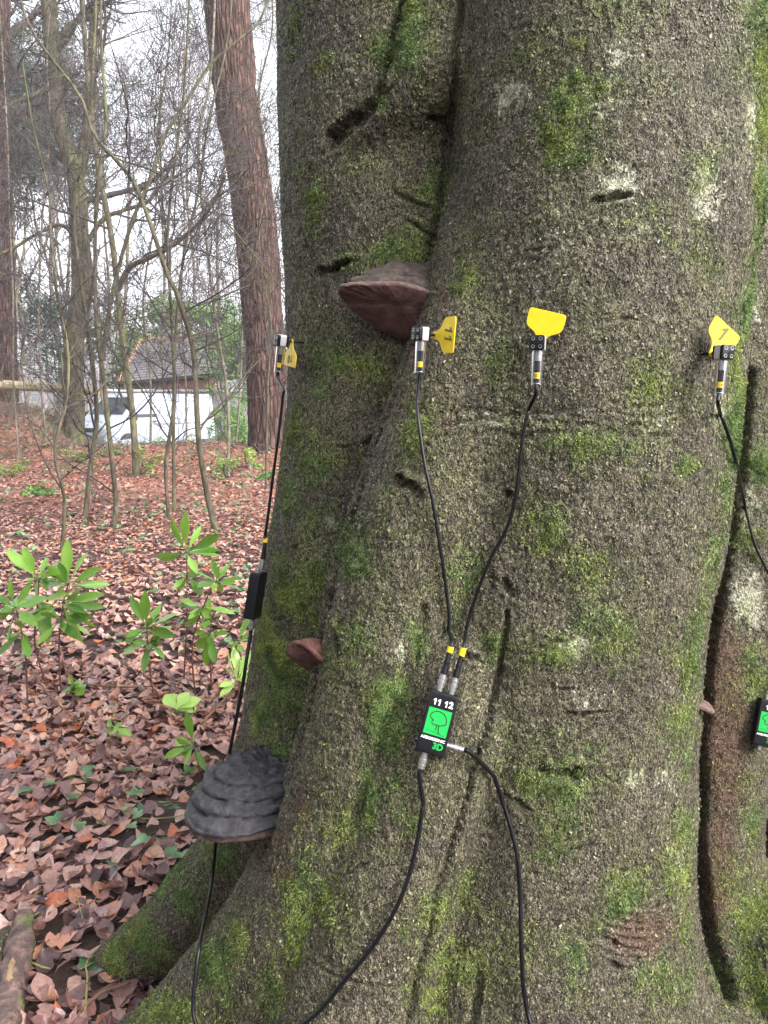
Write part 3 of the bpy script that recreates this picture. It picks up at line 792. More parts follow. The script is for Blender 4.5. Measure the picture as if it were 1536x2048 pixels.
for n, y0, y1, l0, l1, s0, s1 in ((11500, 1.1, 4.2, -.80, .62, .048, .092), (22000, 4.2, 10.5, -.66, .55, .055, .09), (30000, 10.5, 22, -.62, .5, .07, .12)):
    x, y = sample_area(n, y0, y1, l0, l1)
    ok = ~in_trunk(x, y) & (rng.uniform(0, 1, n) > bare(x, y) * .85)
    near_x.append(x[ok]); near_y.append(y[ok]); near_s.append(rng.uniform(s0, s1, ok.sum()))
lx, ly, ls = map(np.concatenate, (near_x, near_y, near_s))
LR, LP = leaf_frames(lx, ly, ls, .24)
tone = np.clip(rng.beta(1.25, 1.15, len(lx)) + (fbm(LP, 1.2, 2, 80) - .5) * .35, 0, 1)
tone = np.where(np.hypot(lx + .7, ly - 2.5) < .9, tone * .8, tone)          # darker wet leaves on the trodden spot
# the 300 that show largest become objects of their own
px, py = to_px(LP)
vis = (px > 5) & (px < 620) & (py > 1150) & (py < 2040)
score = np.where(vis, ls / LP[:, 1], 0)
for k in np.argsort(-score)[:700]:
    d = Vector(LP[k] - np.array([0, 0, EYE])); L = d.length
    h0 = BV.ray_cast(Vector((0, 0, EYE)), d.normalized())
    if h0[0] is not None and h0[3] < L - .03: score[k] = 0
single = np.argsort(-score)[:300]; single = single[score[single] > 0]
LEAF_LABEL = {'beech': 'fallen brown beech leaf lying on the woodland floor', 'oak': 'fallen lobed oak leaf lying on the woodland floor', 'maple': 'fallen broad maple leaf lying on the woodland floor', 'oval': 'fallen narrow curled leaf lying on the woodland floor'}
leaf_me = [mesh_from('fallen_leaf', P, F_, M_LEAF_ONE) for P, F_ in SHAPES]
for k in single:
    j = int(rng.integers(len(SHAPES)))
    o = bpy.data.objects.new('fallen_leaf', leaf_me[j]); COL.objects.link(o)
    R = LR[k]
    o.matrix_world = Matrix(((*R[0], LP[k, 0]), (*R[1], LP[k, 1]), (*R[2], LP[k, 2]), (0, 0, 0, 1)))
    tag(o, LEAF_LABEL[KINDS[j][0]], 'leaf', KINDS[j][0] + ' leaves lying near the roots')
rest = np.setdiff1d(np.arange(len(lx)), single)
def scatter(name, idx, shapes, R, P, tones, mat, label, cat):
    vs, fs, ts = [], [], []; off = 0
    pick = rng.integers(len(shapes), size=len(idx))
    for j, (S_, F_) in enumerate(shapes):
        q = idx[pick == j]
        if len(q) == 0: continue
        W = np.einsum('nij,mj->nmi', R[q], S_) + P[q][:, None]
        vs.append(W.reshape(-1, 3)); m = len(S_)
        fs.append((F_[None] + (np.arange(len(q)) * m)[:, None, None] + off).reshape(-1, 4)); off += len(q) * m
        ts.append(np.repeat(tones[q], m))
    me = mesh_from(name, np.vstack(vs), np.vstack(fs), mat)
    a = me.attributes.new('tone', 'FLOAT', 'POINT'); a.data.foreach_set('value', np.concatenate(ts).astype(np.float32))
    o = obj(name, me); tag(o, label, cat, kind='stuff')
    return o
nr = rest[ly[rest] < 6]; fr_ = rest[ly[rest] >= 6]
scatter('leaf_litter', nr, SHAPES, LR, LP, tone, M_LITTER, 'carpet of fallen brown leaves around the beech roots', 'leaf litter')
scatter('leaf_litter', fr_, LOW, LR, LP, tone, M_LITTER, 'reddish carpet of fallen leaves under the slim background trees', 'leaf litter')
# ------------------------------------------------------------------ laurel seedlings, ivy, twigs, rotten branches on the floor
def leaf_green(name, lo, mid, hi, gloss=.35, trans=.3):
    M = Mat(name); oi = M.node('ShaderNodeObjectInfo'); v = M.coords('Object'); n = M.noise(v, 30, 3)
    c = M.ramp(M.math('ADD', M.math('MULTIPLY', oi.outputs['Random'], .7), M.math('MULTIPLY', n, .3)), [(.1, lo), (.5, mid), (.9, hi)])
    M.set(color=c, rough=gloss, Specular_IOR_Level=.5, normal=M.bump(n, .2, .003))
    tl = M.node('ShaderNodeBsdfTranslucent'); M.link(M.mix(.5, c, srgb(170, 205, 70)), tl.inputs['Color'])
    mx = M.node('ShaderNodeMixShader'); mx.inputs[0].default_value = trans
    M.link(M.b.outputs[0], mx.inputs[1]); M.link(tl.outputs[0], mx.inputs[2]); M.link(mx.outputs[0], M.n['Material Output'].inputs['Surface'])
    return M.m
M_LAUREL = leaf_green('laurel_leaf', srgb(60, 102, 38), srgb(100, 146, 54), srgb(142, 182, 82))
M_PALE = leaf_green('pale_leaf', srgb(140, 180, 90), srgb(170, 204, 110), srgb(190, 214, 130))
M_IVY = leaf_green('ivy_leaf', srgb(26, 54, 30), srgb(46, 84, 46), srgb(86, 118, 76), .3, .1)
M_STEM = plain('brown_stem', srgb(96, 64, 54), .7, 0, .4, .3, 60, .2)
M_STEMG = plain('green_stem', srgb(132, 126, 70), .6, 0, .4, .25, 60)
M_TWIG = plain('dead_twig', srgb(112, 84, 68), .8, 0, .3, .35, 40, .3)
def long_leaf(a, tip, width, face, sag=.12, n=8, twist=0.0):
    """blade from a to tip (world), its upper side towards face; obovate with a sunken midrib"""
    a, tip = np.array(a), np.array(tip); d = tip - a; L = np.linalg.norm(d); d /= L
    s = np.cross(d, face); s /= np.linalg.norm(s) + 1e-9; up = np.cross(s, d)
    t = np.linspace(0, 1, n + 1)
    w = width * np.array([.05, .10, .34, .66, .92, 1.0, .86, .50, .02])[:n + 1]
    V_, F_ = [], []
    for i, q in enumerate(t):
        c = a + d * L * q - up * sag * L * (q * q) * 1.0
        ca, sa = math.cos(twist * q), math.sin(twist * q)
        s2 = s * ca + up * sa; u2 = up * ca - s * sa
        V_ += [c - s2 * w[i] + u2 * w[i] * .22, c - s2 * w[i] * .5 + u2 * w[i] * .07, c, c + s2 * w[i] * .5 + u2 * w[i] * .07, c + s2 * w[i] + u2 * w[i] * .22]
    for i in range(n):
        for k in range(4): F_.append((5 * i + k, 5 * i + k + 1, 5 * i + k + 6, 5 * i + k + 5))
    return V_, F_
def laurel(stem_px, whorls, label, mat=None, wid=.126, Y=None, cat='plant', group='evergreen seedlings among the fallen leaves', srad=.005):
    """stem_px: base first, in photo pixels; whorls: (u, v, [(tip u, tip v, depth shift)])"""
    mat = mat or M_LAUREL
    B = on_ground(*stem_px[0]); B[2] = ground_z(B[0], B[1]); Yb = Y or B[1]
    if Y: B = at(*stem_px[0], Y); B[2] = ground_z(B[0], B[1])
    T = thing('laurel_seedling', label, cat, tuple(B), group)
    pts = [B - np.array([0, 0, .02])] + [at(u, v, Yb) for u, v in stem_px[1:]]
    k = spline(pts, max(10, 5 * len(pts))) if len(pts) > 2 else np.array(pts)
    MB().tube(k, np.linspace(srad, srad * .55, len(k)), 7).build('stem', M_STEM, T)
    for wu, wv, tips in whorls:
        c = at(wu, wv, Yb)
        tips = list(tips)
        for q in range(5):                          # leaves pointing away from or towards the viewer
            t0_ = tips[int(rng.integers(len(tips)))]; an = rng.uniform(0, 6.28); l_ = math.hypot(t0_[0] - wu, t0_[1] - wv) * rng.uniform(.6, .85)
            tips.append((wu + l_ * math.cos(an), wv - l_ * .75 * math.sin(an), rng.choice([-1, 1]) * .12))
        for tu, tv, dz in tips:
            e = at(tu, tv, Yb + dz)
            L = np.linalg.norm(e - c)
            face = np.array([0, -.65, .75]) + rng.normal(0, .38, 3)
            st = c + (e - c) * .05
            V_, F_ = long_leaf(st, e, L * wid * rng.uniform(.85, 1.1), face, rng.uniform(.02, .14), 8, rng.normal(0, .3))
            V2, F2 = tube_mesh([c, st + (e - c) * .06], [.0022, .0018], 5)
            mb = MB(); mb.add(V_, F_); mb.add(V2, F2)
            me_ = mesh_from('leaf', mb.v, mb.f, mat); obj('leaf', me_, T)
    return T
laurel([(122, 1392), (118, 1300), (125, 1215), (138, 1165)], [(136, 1170, [(133, 1078, .0), (172, 1102, .05), (202, 1132, -.05), (120, 1125, -.06), (222, 1168, .1), (108, 1190, .15)]), (124, 1205, [(208, 1188, -.08), (212, 1214, .05), (190, 1258, -.12), (45, 1228, .08), (60, 1245, -.1), (160, 1288, -.1)]), (122, 1240, [(72, 1290, -.1), (185, 1268, .1), (152, 1275, -.15), (85, 1262, .1)])], 'tall seedling with two tiers of long glossy leaves beside the brown runner stem')
laurel([(100, 1380), (70, 1290), (76, 1200), (78, 1160)], [(76, 1158, [(12, 1098, .05), (44, 1096, -.05), (95, 1112, .1), (118, 1118, -.1), (112, 1142, -.2), (70, 1205, -.12), (98, 1178, .05)]), (80, 1200, [(95, 1288, -.1), (72, 1262, .1)])], 'seedling with broad upright leaves standing behind the tall two-tiered one')
laurel([(55, 1420), (50, 1300), (32, 1220)], [(30, 1216, [(14, 1158, .0), (-12, 1185, .06), (62, 1166, .0), (96, 1196, -.1), (-20, 1225, .1), (70, 1250, -.15), (10, 1300, -.15)]), (44, 1262, [(0, 1280, .05), (-6, 1312, -.1), (58, 1318, -.12)])], 'seedling with drooping bluish leaves at the edge of the seedling clump')
laurel([(312, 1405), (298, 1330), (294, 1258)], [(294, 1256, [(258, 1190, .05), (286, 1184, -.05), (334, 1218, .1), (356, 1224, -.1), (322, 1205, .12), (248, 1268, -.05), (240, 1284, .1), (348, 1272, -.1)]), (298, 1285, [(286, 1342, -.15), (330, 1312, -.12), (242, 1305, .1)])], 'short seedling with a single rosette and one dark hanging leaf')
laurel([(366, 1372), (372, 1280), (374, 1200), (373, 1110)], [(373, 1106, [(338, 1034, .05), (366, 1024, -.05), (402, 1050, .08), (440, 1068, -.1), (444, 1108, .1)]), (374, 1150, [(346, 1178, -.1), (408, 1142, .1), (405, 1190, -.12)])], 'tallest seedling, thin bare stem with a fan of leaves at its tip')
laurel([(392, 1400), (385, 1290), (412, 1200), (432, 1166)], [(434, 1164, [(424, 1116, .0), (456, 1126, .08), (488, 1154, -.05), (490, 1180, .1), (394, 1142, -.05), (388, 1160, .12), (440, 1140, -.12), (398, 1170, -.2)]), (404, 1214, [(380, 1232, -.15), (474, 1224, .1), (372, 1262, .1)])], 'seedling leaning towards the beech trunk with a dense flat rosette')
laurel([(424, 1390), (420, 1300), (422, 1240)], [(422, 1238, [(414, 1198, .0), (446, 1226, .05), (398, 1222, .08)]), (420, 1268, [(384, 1262, .0), (456, 1264, -.05), (416, 1284, -.1), (428, 1328, -.1), (412, 1334, .05)])], 'low seedling with small sparse leaves at the foot of the leaning one', wid=.15)
laurel([(475, 1420), (478, 1370), (476, 1360)], [(474, 1362, [(452, 1302, .0), (500, 1300, .05), (448, 1332, -.05), (505, 1336, .1), (470, 1292, .08), (440, 1370, -.1)])], 'pale green rosette growing tight against the mossy trunk edge', mat=M_PALE, wid=.15)
laurel([(478, 1400), (480, 1330), (472, 1290)], [(474, 1286, [(505, 1262, .0), (462, 1300, -.05), (500, 1228, .1)])], 'seedling half hidden by the cable at the trunk edge', wid=.13)
laurel([(402, 1560), (395, 1520), (388, 1490)], [(387, 1490, [(372, 1422, .0), (324, 1514, .0), (412, 1540, -.06), (362, 1482, .08), (404, 1530, .05), (368, 1530, -.08)])], 'small blue-green seedling with few long leaves beside the dark fungus', wid=.13, srad=.003)
laurel([(238, 1500), (232, 1470), (228, 1455)], [(228, 1454, [(204, 1466, .0), (246, 1444, .04), (262, 1470, -.04), (212, 1442, .05), (240, 1478, -.05)])], 'tiny bright seedling on the bare leafy ground', wid=.22, srad=.002)
laurel([(150, 1400), (147, 1384), (145, 1372)], [(145, 1370, [(138, 1352, .0), (160, 1362, .03), (132, 1384, .0), (168, 1388, -.03)])], 'tiny round-leaved seedling below the tall two-tiered one', wid=.3, srad=.002)
# one pale lobed leaf held low over the floor
B = on_ground(358, 1440); B[2] = ground_z(B[0], B[1])
T = thing('pale_leaf_plant', 'low plant with one large pale yellow-green toothed leaf', 'plant', tuple(B))
c = at(352, 1418, B[1])
for tu, tv in ((330, 1388), (352, 1392), (378, 1384), (402, 1396), (394, 1416), (372, 1428), (338, 1442), (352, 1450)):
    V_, F_ = long_leaf(c, at(tu, tv, B[1] + .05), .035, np.array([0, -.5, 1.0]), .05)
    obj('leaf', mesh_from('leaf', V_, F_, M_PALE), T)
MB().tube([B - np.array([0, 0, .02]), (B + c) / 2 + np.array([.01, 0, 0]), c], .0022, 6).build('stem', M_STEMG, T)

# ivy
def ivy_shape(seed):
    rg = np.random.default_rng(seed)
    an = np.radians([270, 225, 200, 165, 130, 112, 90, 68, 50, 15, -20, -45])
    rr = np.array([.18, .42, .55, .62, .40, .62, .95, .62, .40, .62, .55, .42]) * (1 + rg.normal(0, .06, 12))
    P = [(0, 0, .03)] + [(r * math.cos(a), r * math.sin(a), .10 * r * r + rg.normal(0, .03)) for a, r in zip(an, rr)]
    P += [(0.02, -.18, 0), (-.02, -.18, 0), (.0, -.85, -.08), (.03, -.85, -.08)]
    Fv = [(0, i, i % 12 + 1) for i in range(1, 13)]
    return np.array(P), Fv + [(13, 14, 15), (13, 15, 16)]
IVY = [ivy_shape(s) for s in range(4)]
ivy_me = [mesh_from('ivy_leaf', P, F_, M_IVY) for P, F_ in IVY]
IVYS = [((196, 1926), .055, 'dark glossy ivy leaf against the black hollow under the mossy root'), ((168, 1920), .032, 'small grey-green ivy leaf next to the dark glossy one'), ((86, 1880), .036, 'ivy leaf lying beside the rotten branch'),
 ((212, 1645), .050, 'ivy leaf on the trodden ground below the dark fungus'), ((86, 1680), .048, 'pale ivy leaf among the wet leaves'), ((150, 1545), .055, 'pair of broad ivy leaves on the leaf carpet, upper one'), ((176, 1550), .055, 'pair of broad ivy leaves on the leaf carpet, lower one'),
 ((215, 1405), .06, 'ivy leaf at the foot of the short rosette seedling'), ((255, 1440), .05, 'ivy leaf beside the tiny bright seedling'), ((282, 1620), .045, 'yellow-green ivy leaf on bare trodden soil'), ((282, 1540), .045, 'ivy leaf beside a grey leaf near the blue-green seedling'), ((147, 2000), .025, 'little ivy leaf between twigs at the front root')]
for (u, v), s, lab in IVYS:
    P = on_ground(u, v, .03); P[2] = ground_z(P[0], P[1]) + .028
    o = bpy.data.objects.new('ivy_leaf', ivy_me[int(rng.integers(4))]); COL.objects.link(o)
    o.location = P; o.scale = (s, s, s); o.rotation_euler = (rng.uniform(.1, .7), rng.uniform(-.3, .3), rng.uniform(0, 6.28))
    tag(o, lab, 'ivy', 'ivy leaves scattered on the floor')
x, y = sample_area(5200, 2.2, 19, -.62, .45); x2, y2 = sample_area(110, 2.5, 4.6, -.52, -.10); x, y = np.concatenate([x, x2]), np.concatenate([y, y2])
dens = fbm(np.stack([x, y, 0 * x], -1), .8, 2, 91) + (y > 11) * .06
ok = ~in_trunk(x, y) & (dens > rng.uniform(.40, .70, len(x)))
x, y = x[ok], y[ok]
R_, P_ = leaf_frames(x, y, rng.uniform(.030, .055, len(x)) * (1 + y * .03), .4); P_[:, 2] += .035
IV4 = [(P, np.array([(f[0], f[1], f[2], f[2]) for f in F_])) for P, F_ in IVY]
vs, fs = [], []; off = 0
for k in range(len(x)):
    S_, F_ = IVY[k % 4]
    vs.append(S_ @ R_[k].T + P_[k]); fs += [tuple(i + off for i in f) for f in F_]; off += len(S_)
def ivy_stuff_mat():
    M = Mat('ivy_cover'); v = M.coords('Object'); n = M.noise(v, 9, 2)
    return M.set(color=M.ramp(n, [(.3, srgb(36, 62, 36)), (.5, srgb(66, 98, 56)), (.7, srgb(120, 146, 106))]), rough=.35)
o = obj('ivy_cover', mesh_from('ivy_cover', np.vstack(vs), fs, ivy_stuff_mat())); tag(o, 'scattered green ivy leaves creeping through the leaf carpet', 'ivy', kind='stuff')

# twigs and stems on the floor
def floor_run(px, z=.02):
    out = []
    for u, v in px:
        P = on_ground(u, v, z); P[2] = ground_z(P[0], P[1]) + z; out.append(P)
    return spline(out, max(12, 5 * len(out)))
TW = [([(122, 1300), (133, 1340), (155, 1360), (200, 1368), (262, 1372), (330, 1370), (368, 1372)], .006, 'long brown runner stem arching over the leaves below the seedlings'),
 ([(60, 1335), (95, 1385), (135, 1420), (160, 1440)], .005, 'brown stem sloping across the leaves under the leftmost seedlings'), ([(0, 1832), (30, 1805), (60, 1790), (95, 1760)], .004, 'straight twig crossing the wet leaves above the rotten branch'),
 ([(0, 1880), (40, 1850), (75, 1822), (110, 1800)], .003, 'thin pale twig beside the top of the rotten branch'), ([(232, 1598), (255, 1632), (300, 1642), (350, 1636), (402, 1618)], .003, 'thin curved straw-coloured stem on the trodden soil'),
 ([(170, 2022), (175, 1960), (172, 1930), (186, 1895)], .003, 'upright thin stalk in front of the hollow under the root'), ([(160, 2020), (200, 1990), (240, 1972), (275, 1950)], .005, 'purple-brown stalk lying against the front root'),
 ([(405, 1440), (440, 1410), (470, 1385), (490, 1370)], .006, 'brown stick leaning towards the trunk beside the pale rosette'), ([(218, 1480), (222, 1440), (232, 1400)], .003, 'short dark stalk behind the tiny bright seedling'), ([(432, 1465), (462, 1462), (480, 1455)], .006, 'short reddish stick at the trunk edge above the dark fungus'),
 ([(150, 1780), (158, 1810), (170, 1850)], .002, 'hair-thin stalk among the leaves behind the mossy root'), ([(60, 1920), (85, 1935), (100, 1930)], .003, 'short twig beside the ivy leaf by the rotten branch')]
for px, rad, lab in TW:
    z0 = .03 if rad > .0045 else .02
    k = floor_run(px, z0 + rng.uniform(0, .015)); k[:, 2] += .012 * np.sin(np.linspace(0, math.pi, len(k)))
    MBt = MB().tube(k, np.linspace(rad, rad * .6, len(k)), 7)
    o = MBt.build('twig', M_TWIG if rad > .003 else M_STEMG); tag(o, lab, 'twig', 'twigs and stalks on the woodland floor')
def rotten_material():
    M = Mat('rotten_wood'); v = M.coords('Object', (1, 1, 1)); n1 = M.noise(v, 30, 5, .7); n2 = M.noise(v, 9, 3)
    c = M.ramp(n1, [(.3, srgb(48, 36, 34)), (.5, srgb(92, 72, 66)), (.7, srgb(136, 112, 102))])
    c = M.mix(M.step(n2, .56, .66), c, M.ramp(n1, [(.3, srgb(56, 62, 32)), (.7, srgb(112, 122, 66))]))
    return M.set(color=c, rough=.8, normal=M.bump(n1, .9, .01))
M_ROT = rotten_material()
def rough_log(name, px, rads, label, cat, z=.03, mat=None, Y=None, n=20):
    pts = [at(u, v, y) if y else on_ground(u, v, z) for (u, v), y in zip(px, Y or [None] * len(px))]
    if not Y:
        for p in pts: p[2] = ground_z(p[0], p[1]) + z
    k = spline(pts, 60); rr = np.interp(np.linspace(0, 1, 60), np.linspace(0, 1, len(rads)), rads)
    V_, F_ = tube_mesh(k, rr, n)
    ax = np.repeat(k, n, 0); dv = V_ - ax
    V_ = ax + dv * (.55 + .95 * fbm(V_, 26, 3, 17)[:, None])
    T = thing(name, label, cat, tuple(k[len(k) // 2]))
    mb = MB(); mb.add(V_, F_); mb.build('bark', mat or M_ROT, T, angle=math.radians(80))
    return T, k, rr
M_CORE = plain('pale_split_wood', srgb(140, 116, 84), .8, 0, .3, .25, 80, .4)
T, k, rr = rough_log('rotten_branch', [(48, 1822), (36, 1900), (22, 1980), (10, 2080), (0, 2150)], [.024, .034, .036, .036, .03], 'rotten brown branch with a split showing pale wood, lying in the leaves', 'branch', .035)
q = spline([k[18] + np.array([.004, -.020, .026]), k[24] + np.array([.004, -.022, .028]), k[30] + np.array([.004, -.022, .026])], 8)
MB().tube(q, [.003, .008, .010, .010, .010, .009, .007, .002], 7).build('split_wood', M_CORE, T)
rough_log('mossy_root', [(40, 1700 + 110), (5, 1890), (-30, 1960), (-70, 2060)], [.02, .04, .05, .05], 'moss covered surface root beside the rotten branch', 'root', .0, mat=trunk.data.materials[0])
# ------------------------------------------------------------------ sensors, tags, amplifier boxes, cables
M_BLACK = plain('black_plastic', (.006, .006, .008, 1), .42, 0, .25, .25, 400, .05)
M_CABLE = plain('black_cable_rubber', (.005, .005, .007, 1), .36, 0, .3, .3, 300)
M_STEEL = plain('brushed_steel', (.42, .41, .40, 1), .35, .9, .5, .1, 600, .05)
M_ALU = plain('anodised_aluminium', (.60, .58, .58, 1), .45, .55, .5, .08, 500, .05)
M_YEL = plain('yellow_tag_plastic', srgb(222, 190, 20), .45, 0, .5, .05, 90)
M_INK = plain('olive_ink', srgb(92, 94, 40), .7)
M_DARK = plain('dark_ink', srgb(20, 22, 16), .7)
M_WHITE = plain('white_print', srgb(240, 240, 238), .5)
M_GREEN = plain('green_print', srgb(14, 158, 66), .45, 0, .5, .03, 100)
M_PIN = plain('blackened_steel_pin', (.02, .02, .02, 1), .4, .6)
def clear_plastic():
    M = Mat('clear_sleeve_plastic')
    M.n.remove(M.b)
    tr = M.node('ShaderNodeBsdfTransparent'); tr.inputs['Color'].default_value = (.93, .92, .96, 1)
    gl = M.node('ShaderNodeBsdfGlossy'); gl.inputs['Roughness'].default_value = .12
    df = M.node('ShaderNodeBsdfDiffuse'); df.inputs['Color'].default_value = (.62, .60, .70, 1)
    lw = M.node('ShaderNodeLayerWeight'); lw.inputs['Blend'].default_value = .45
    v = M.coords('Object'); n = M.noise(v, 140, 3)
    m1 = M.node('ShaderNodeMixShader'); m2 = M.node('ShaderNodeMixShader')
    M.link(M.math('MULTIPLY', M.math('ADD', lw.outputs['Facing'], M.math('MULTIPLY', n, .2)), .22, True), m1.inputs[0])
    M.link(tr.outputs[0], m1.inputs[1]); M.link(df.outputs[0], m1.inputs[2])
    M.link(M.math('MULTIPLY', lw.outputs['Fresnel'], .8), m2.inputs[0]); M.link(m1.outputs[0], m2.inputs[1]); M.link(gl.outputs[0], m2.inputs[2])
    M.link(m2.outputs[0], M.n['Material Output'].inputs['Surface'])
    return M.m
M_CLEAR = clear_plastic()

def basis(out, up=(0, 0, 1)):
    o = np.array(out, float); o /= np.linalg.norm(o)
    u = np.array(up, float); u = u - o * (u @ o); u /= np.linalg.norm(u)
    r = np.cross(-o, u)                      # right as seen by someone facing the thing's front
    return r, o, u
def mat4(P, r, o, u):
    return Matrix(((r[0], o[0], u[0], P[0]), (r[1], o[1], u[1], P[1]), (r[2], o[2], u[2], P[2]), (0, 0, 0, 1)))
def place(ob, Mx):
    """ob was built in local coordinates; put it at matrix Mx in the world, under its parent"""
    par = ob.parent
    base = Vector((0, 0, 0))
    p = par
    while p is not None:
        base += Vector(p.location); p = p.parent
    ob.data.transform(Mx)
    ob.location = -base if par else (0, 0, 0)
    return ob
def text_obj(name, body, size, mat, Mx, parent, bold=0.0, depth=.0004, shear=0.0, align='CENTER'):
    """raised lettering in the plane right/up of Mx (front = out)"""
    cu = bpy.data.curves.new(name, 'FONT'); cu.body = body; cu.size = size; cu.align_x = align; cu.align_y = 'CENTER'
    cu.offset = bold; cu.extrude = depth; cu.shear = shear; cu.resolution_u = 3
    t = bpy.data.objects.new(name, cu); COL.objects.link(t)
    bpy.context.view_layer.update()
    me = bpy.data.meshes.new_from_object(t.evaluated_get(bpy.context.evaluated_depsgraph_get()))
    bpy.data.objects.remove(t); bpy.data.curves.remove(cu)
    me.materials.clear(); me.materials.append(mat); me.name = name
    R = Matrix(((1, 0, 0, 0), (0, 0, 1, 0), (0, 1, 0, 0), (0, 0, 0, 1)))   # text x,y -> right,up ; text z -> out
    me.transform(R); me.flip_normals()
    o = obj(name, me, parent, False)
    return place(o, Mx)

ONE = [(.075, -.36), (.075, .36), (-.035, .36), (-.235, .20), (-.235, .055), (-.075, .16), (-.075, -.36)]
def number_obj(name, body, size, mat, Mx, parent, bold=0.0, shear=0.0):
    """raised digits; a 1 is drawn with its flag"""
    adv = .52; n = len(body)
    for k, ch in enumerate(body):
        x = (k - (n - 1) / 2) * adv * size
        if ch == '1':
            mb = MB().prism([((px_ + shear * pz_) * size + x, pz_ * size) for px_, pz_ in ONE], -.0003, .0004)
            place(mb.build(name, mat, parent, world_space=False, smooth=False), Mx)
        else:
            text_obj(name, ch, size, mat, Mx @ Matrix.Translation((x, 0, 0)), parent, bold, .0004, shear)
def rounded(poly, r, seg=4):
    """round the corners of a 2-D polygon"""
    out = []; n = len(poly); P = [np.array(p, float) for p in poly]
    rr = r if isinstance(r, (list, tuple)) else [r] * n
    for i in range(n):
        a, b, c = P[i - 1], P[i], P[(i + 1) % n]
        d1, d2 = a - b, c - b
        l = min(rr[i], .45 * np.linalg.norm(d1), .45 * np.linalg.norm(d2))
        p, q = b + d1 / np.linalg.norm(d1) * l, b + d2 / np.linalg.norm(d2) * l
        for k in range(seg + 1):
            t = k / seg
            out.append(tuple((1 - t) ** 2 * p + 2 * t * (1 - t) * b + t * t * q))
    return out

def make_sensor(C, out, up, label, number):
    """C: centre of the sensor head; the pin runs from it back into the bark"""
    r, o, u = basis(out, up)
    Mx = mat4(C, r, o, u)
    T = thing('sensor', label, 'sensor', tuple(C), 'sensors pinned around the beech trunk')
    def fin(mb, name, mat, par, **k): return place(mb.build(name, mat, par, world_space=False, **k), Mx)
    w = .0118
    sh = rounded([(-w, -w), (w, -w), (w, w), (-w, w)], .003)
    fin(MB().prism(sh, -.0065, .0065), 'body', M_ALU, T)
    fc = fin(MB().prism(rounded([(-w, -w), (w, -w), (w, w), (-w, w)], .0042), .0065, .0135), 'front_cap', M_BLACK, T, bevel=.001)
    for sx in (-1, 1):
        for sz in (-1, 1):
            sc = fin(MB().tube([(sx * .0058, .0130, sz * .0062), (sx * .0058, .0139, sz * .0062)], .0030, 12), 'screw', M_STEEL, fc)
            h = MB().tube([(sx * .0058, .0137, sz * .0062 + .0003), (sx * .0058, .0142, sz * .0062 + .0003)], .0021, 10)
            fin(h, 'screw_socket', M_PIN, T)
    fin(MB().prism(rounded([(-w, -w), (w, -w), (w, w), (-w, w)], .0042), -.0115, -.0065), 'back_cap', M_BLACK, T, bevel=.001)
    fin(MB().tube([(0, -.0110, 0), (0, -.034, 0), (0, -.085, 0)], [.0030, .0024, .0022], 10), 'pin', M_PIN, T)
    fin(MB().tube([(0, 0, -.0115), (0, 0, -.0285)], .0080, 20), 'neck', M_STEEL, T)
    sl = [(0, 0, -.0140), (0, 0, -.03), (0, 0, -.045), (0, 0, -.0640), (0, 0, -.0645), (0, 0, -.0665)]
    fin(MB().tube(sl, [.0099, .0098, .0095, .0092, .0100, .0100], 20, cap=False), 'clear_sleeve', M_CLEAR, T)
    fin(MB().tube([(0, 0, -.028), (0, 0, -.0655)], [.0050, .0044], 12), 'plug', M_CABLE, T)
    bd = fin(MB().tube([(0, 0, -.0470), (0, 0, -.0565)], [.0053, .0053], 14), 'marker_band', M_YEL, T)
    if number:
        f = mat4(C + o * .0056 - u * .0518, r, o, u)
        number_obj('band_number', number, .006, M_INK, f, bd)
    return T, r, o, u, C - u * .0655

def make_tag(P, r, o, u, angle, label, number=None, num_size=.022):
    """flat ear-tag shaped plate hung by its eye on the pin at P, turned by angle (deg, clockwise seen from the front) about the pin"""
    a = math.radians(angle)
    r2, u2 = r * math.cos(a) - u * math.sin(a), r * math.sin(a) + u * math.cos(a)
    Mx = mat4(P, r2, o, u2)
    T = thing('number_tag', label, 'tag', tuple(P), 'yellow number tags hung on the sensor pins')
    hw = .0310
    poly = [(-.0062, -.005), (.0062, -.005), (.0068, .006), (.011, .015), (hw - .001, .024), (hw, .052), (-hw, .054), (-hw + .001, .026), (-.012, .016), (-.0068, .006)]
    rr = [.005, .005, .004, .006, .007, .006, .006, .007, .006, .004]
    mb = MB().prism(rounded(poly, rr, 4), -.0009, .0009)
    pl = place(mb.build('plate', M_YEL, T, world_space=False, smooth=False, bevel=.0003, seg=1), Mx)
    eye = MB()
    V1, F1 = tube_mesh([(math.cos(t) * .0044, 0, math.sin(t) * .0044) for t in np.linspace(0, 2 * np.pi, 19)], .0016, 6, False)
    eye.add(V1, F1); place(eye.build('eye_ring', M_YEL, T, world_space=False), Mx)
    if number:
        number_obj('number', number, num_size, M_INK, mat4(P + o * .0010 + u2 * .0375, r2, o, u2), pl, .0012, .16)
    return T

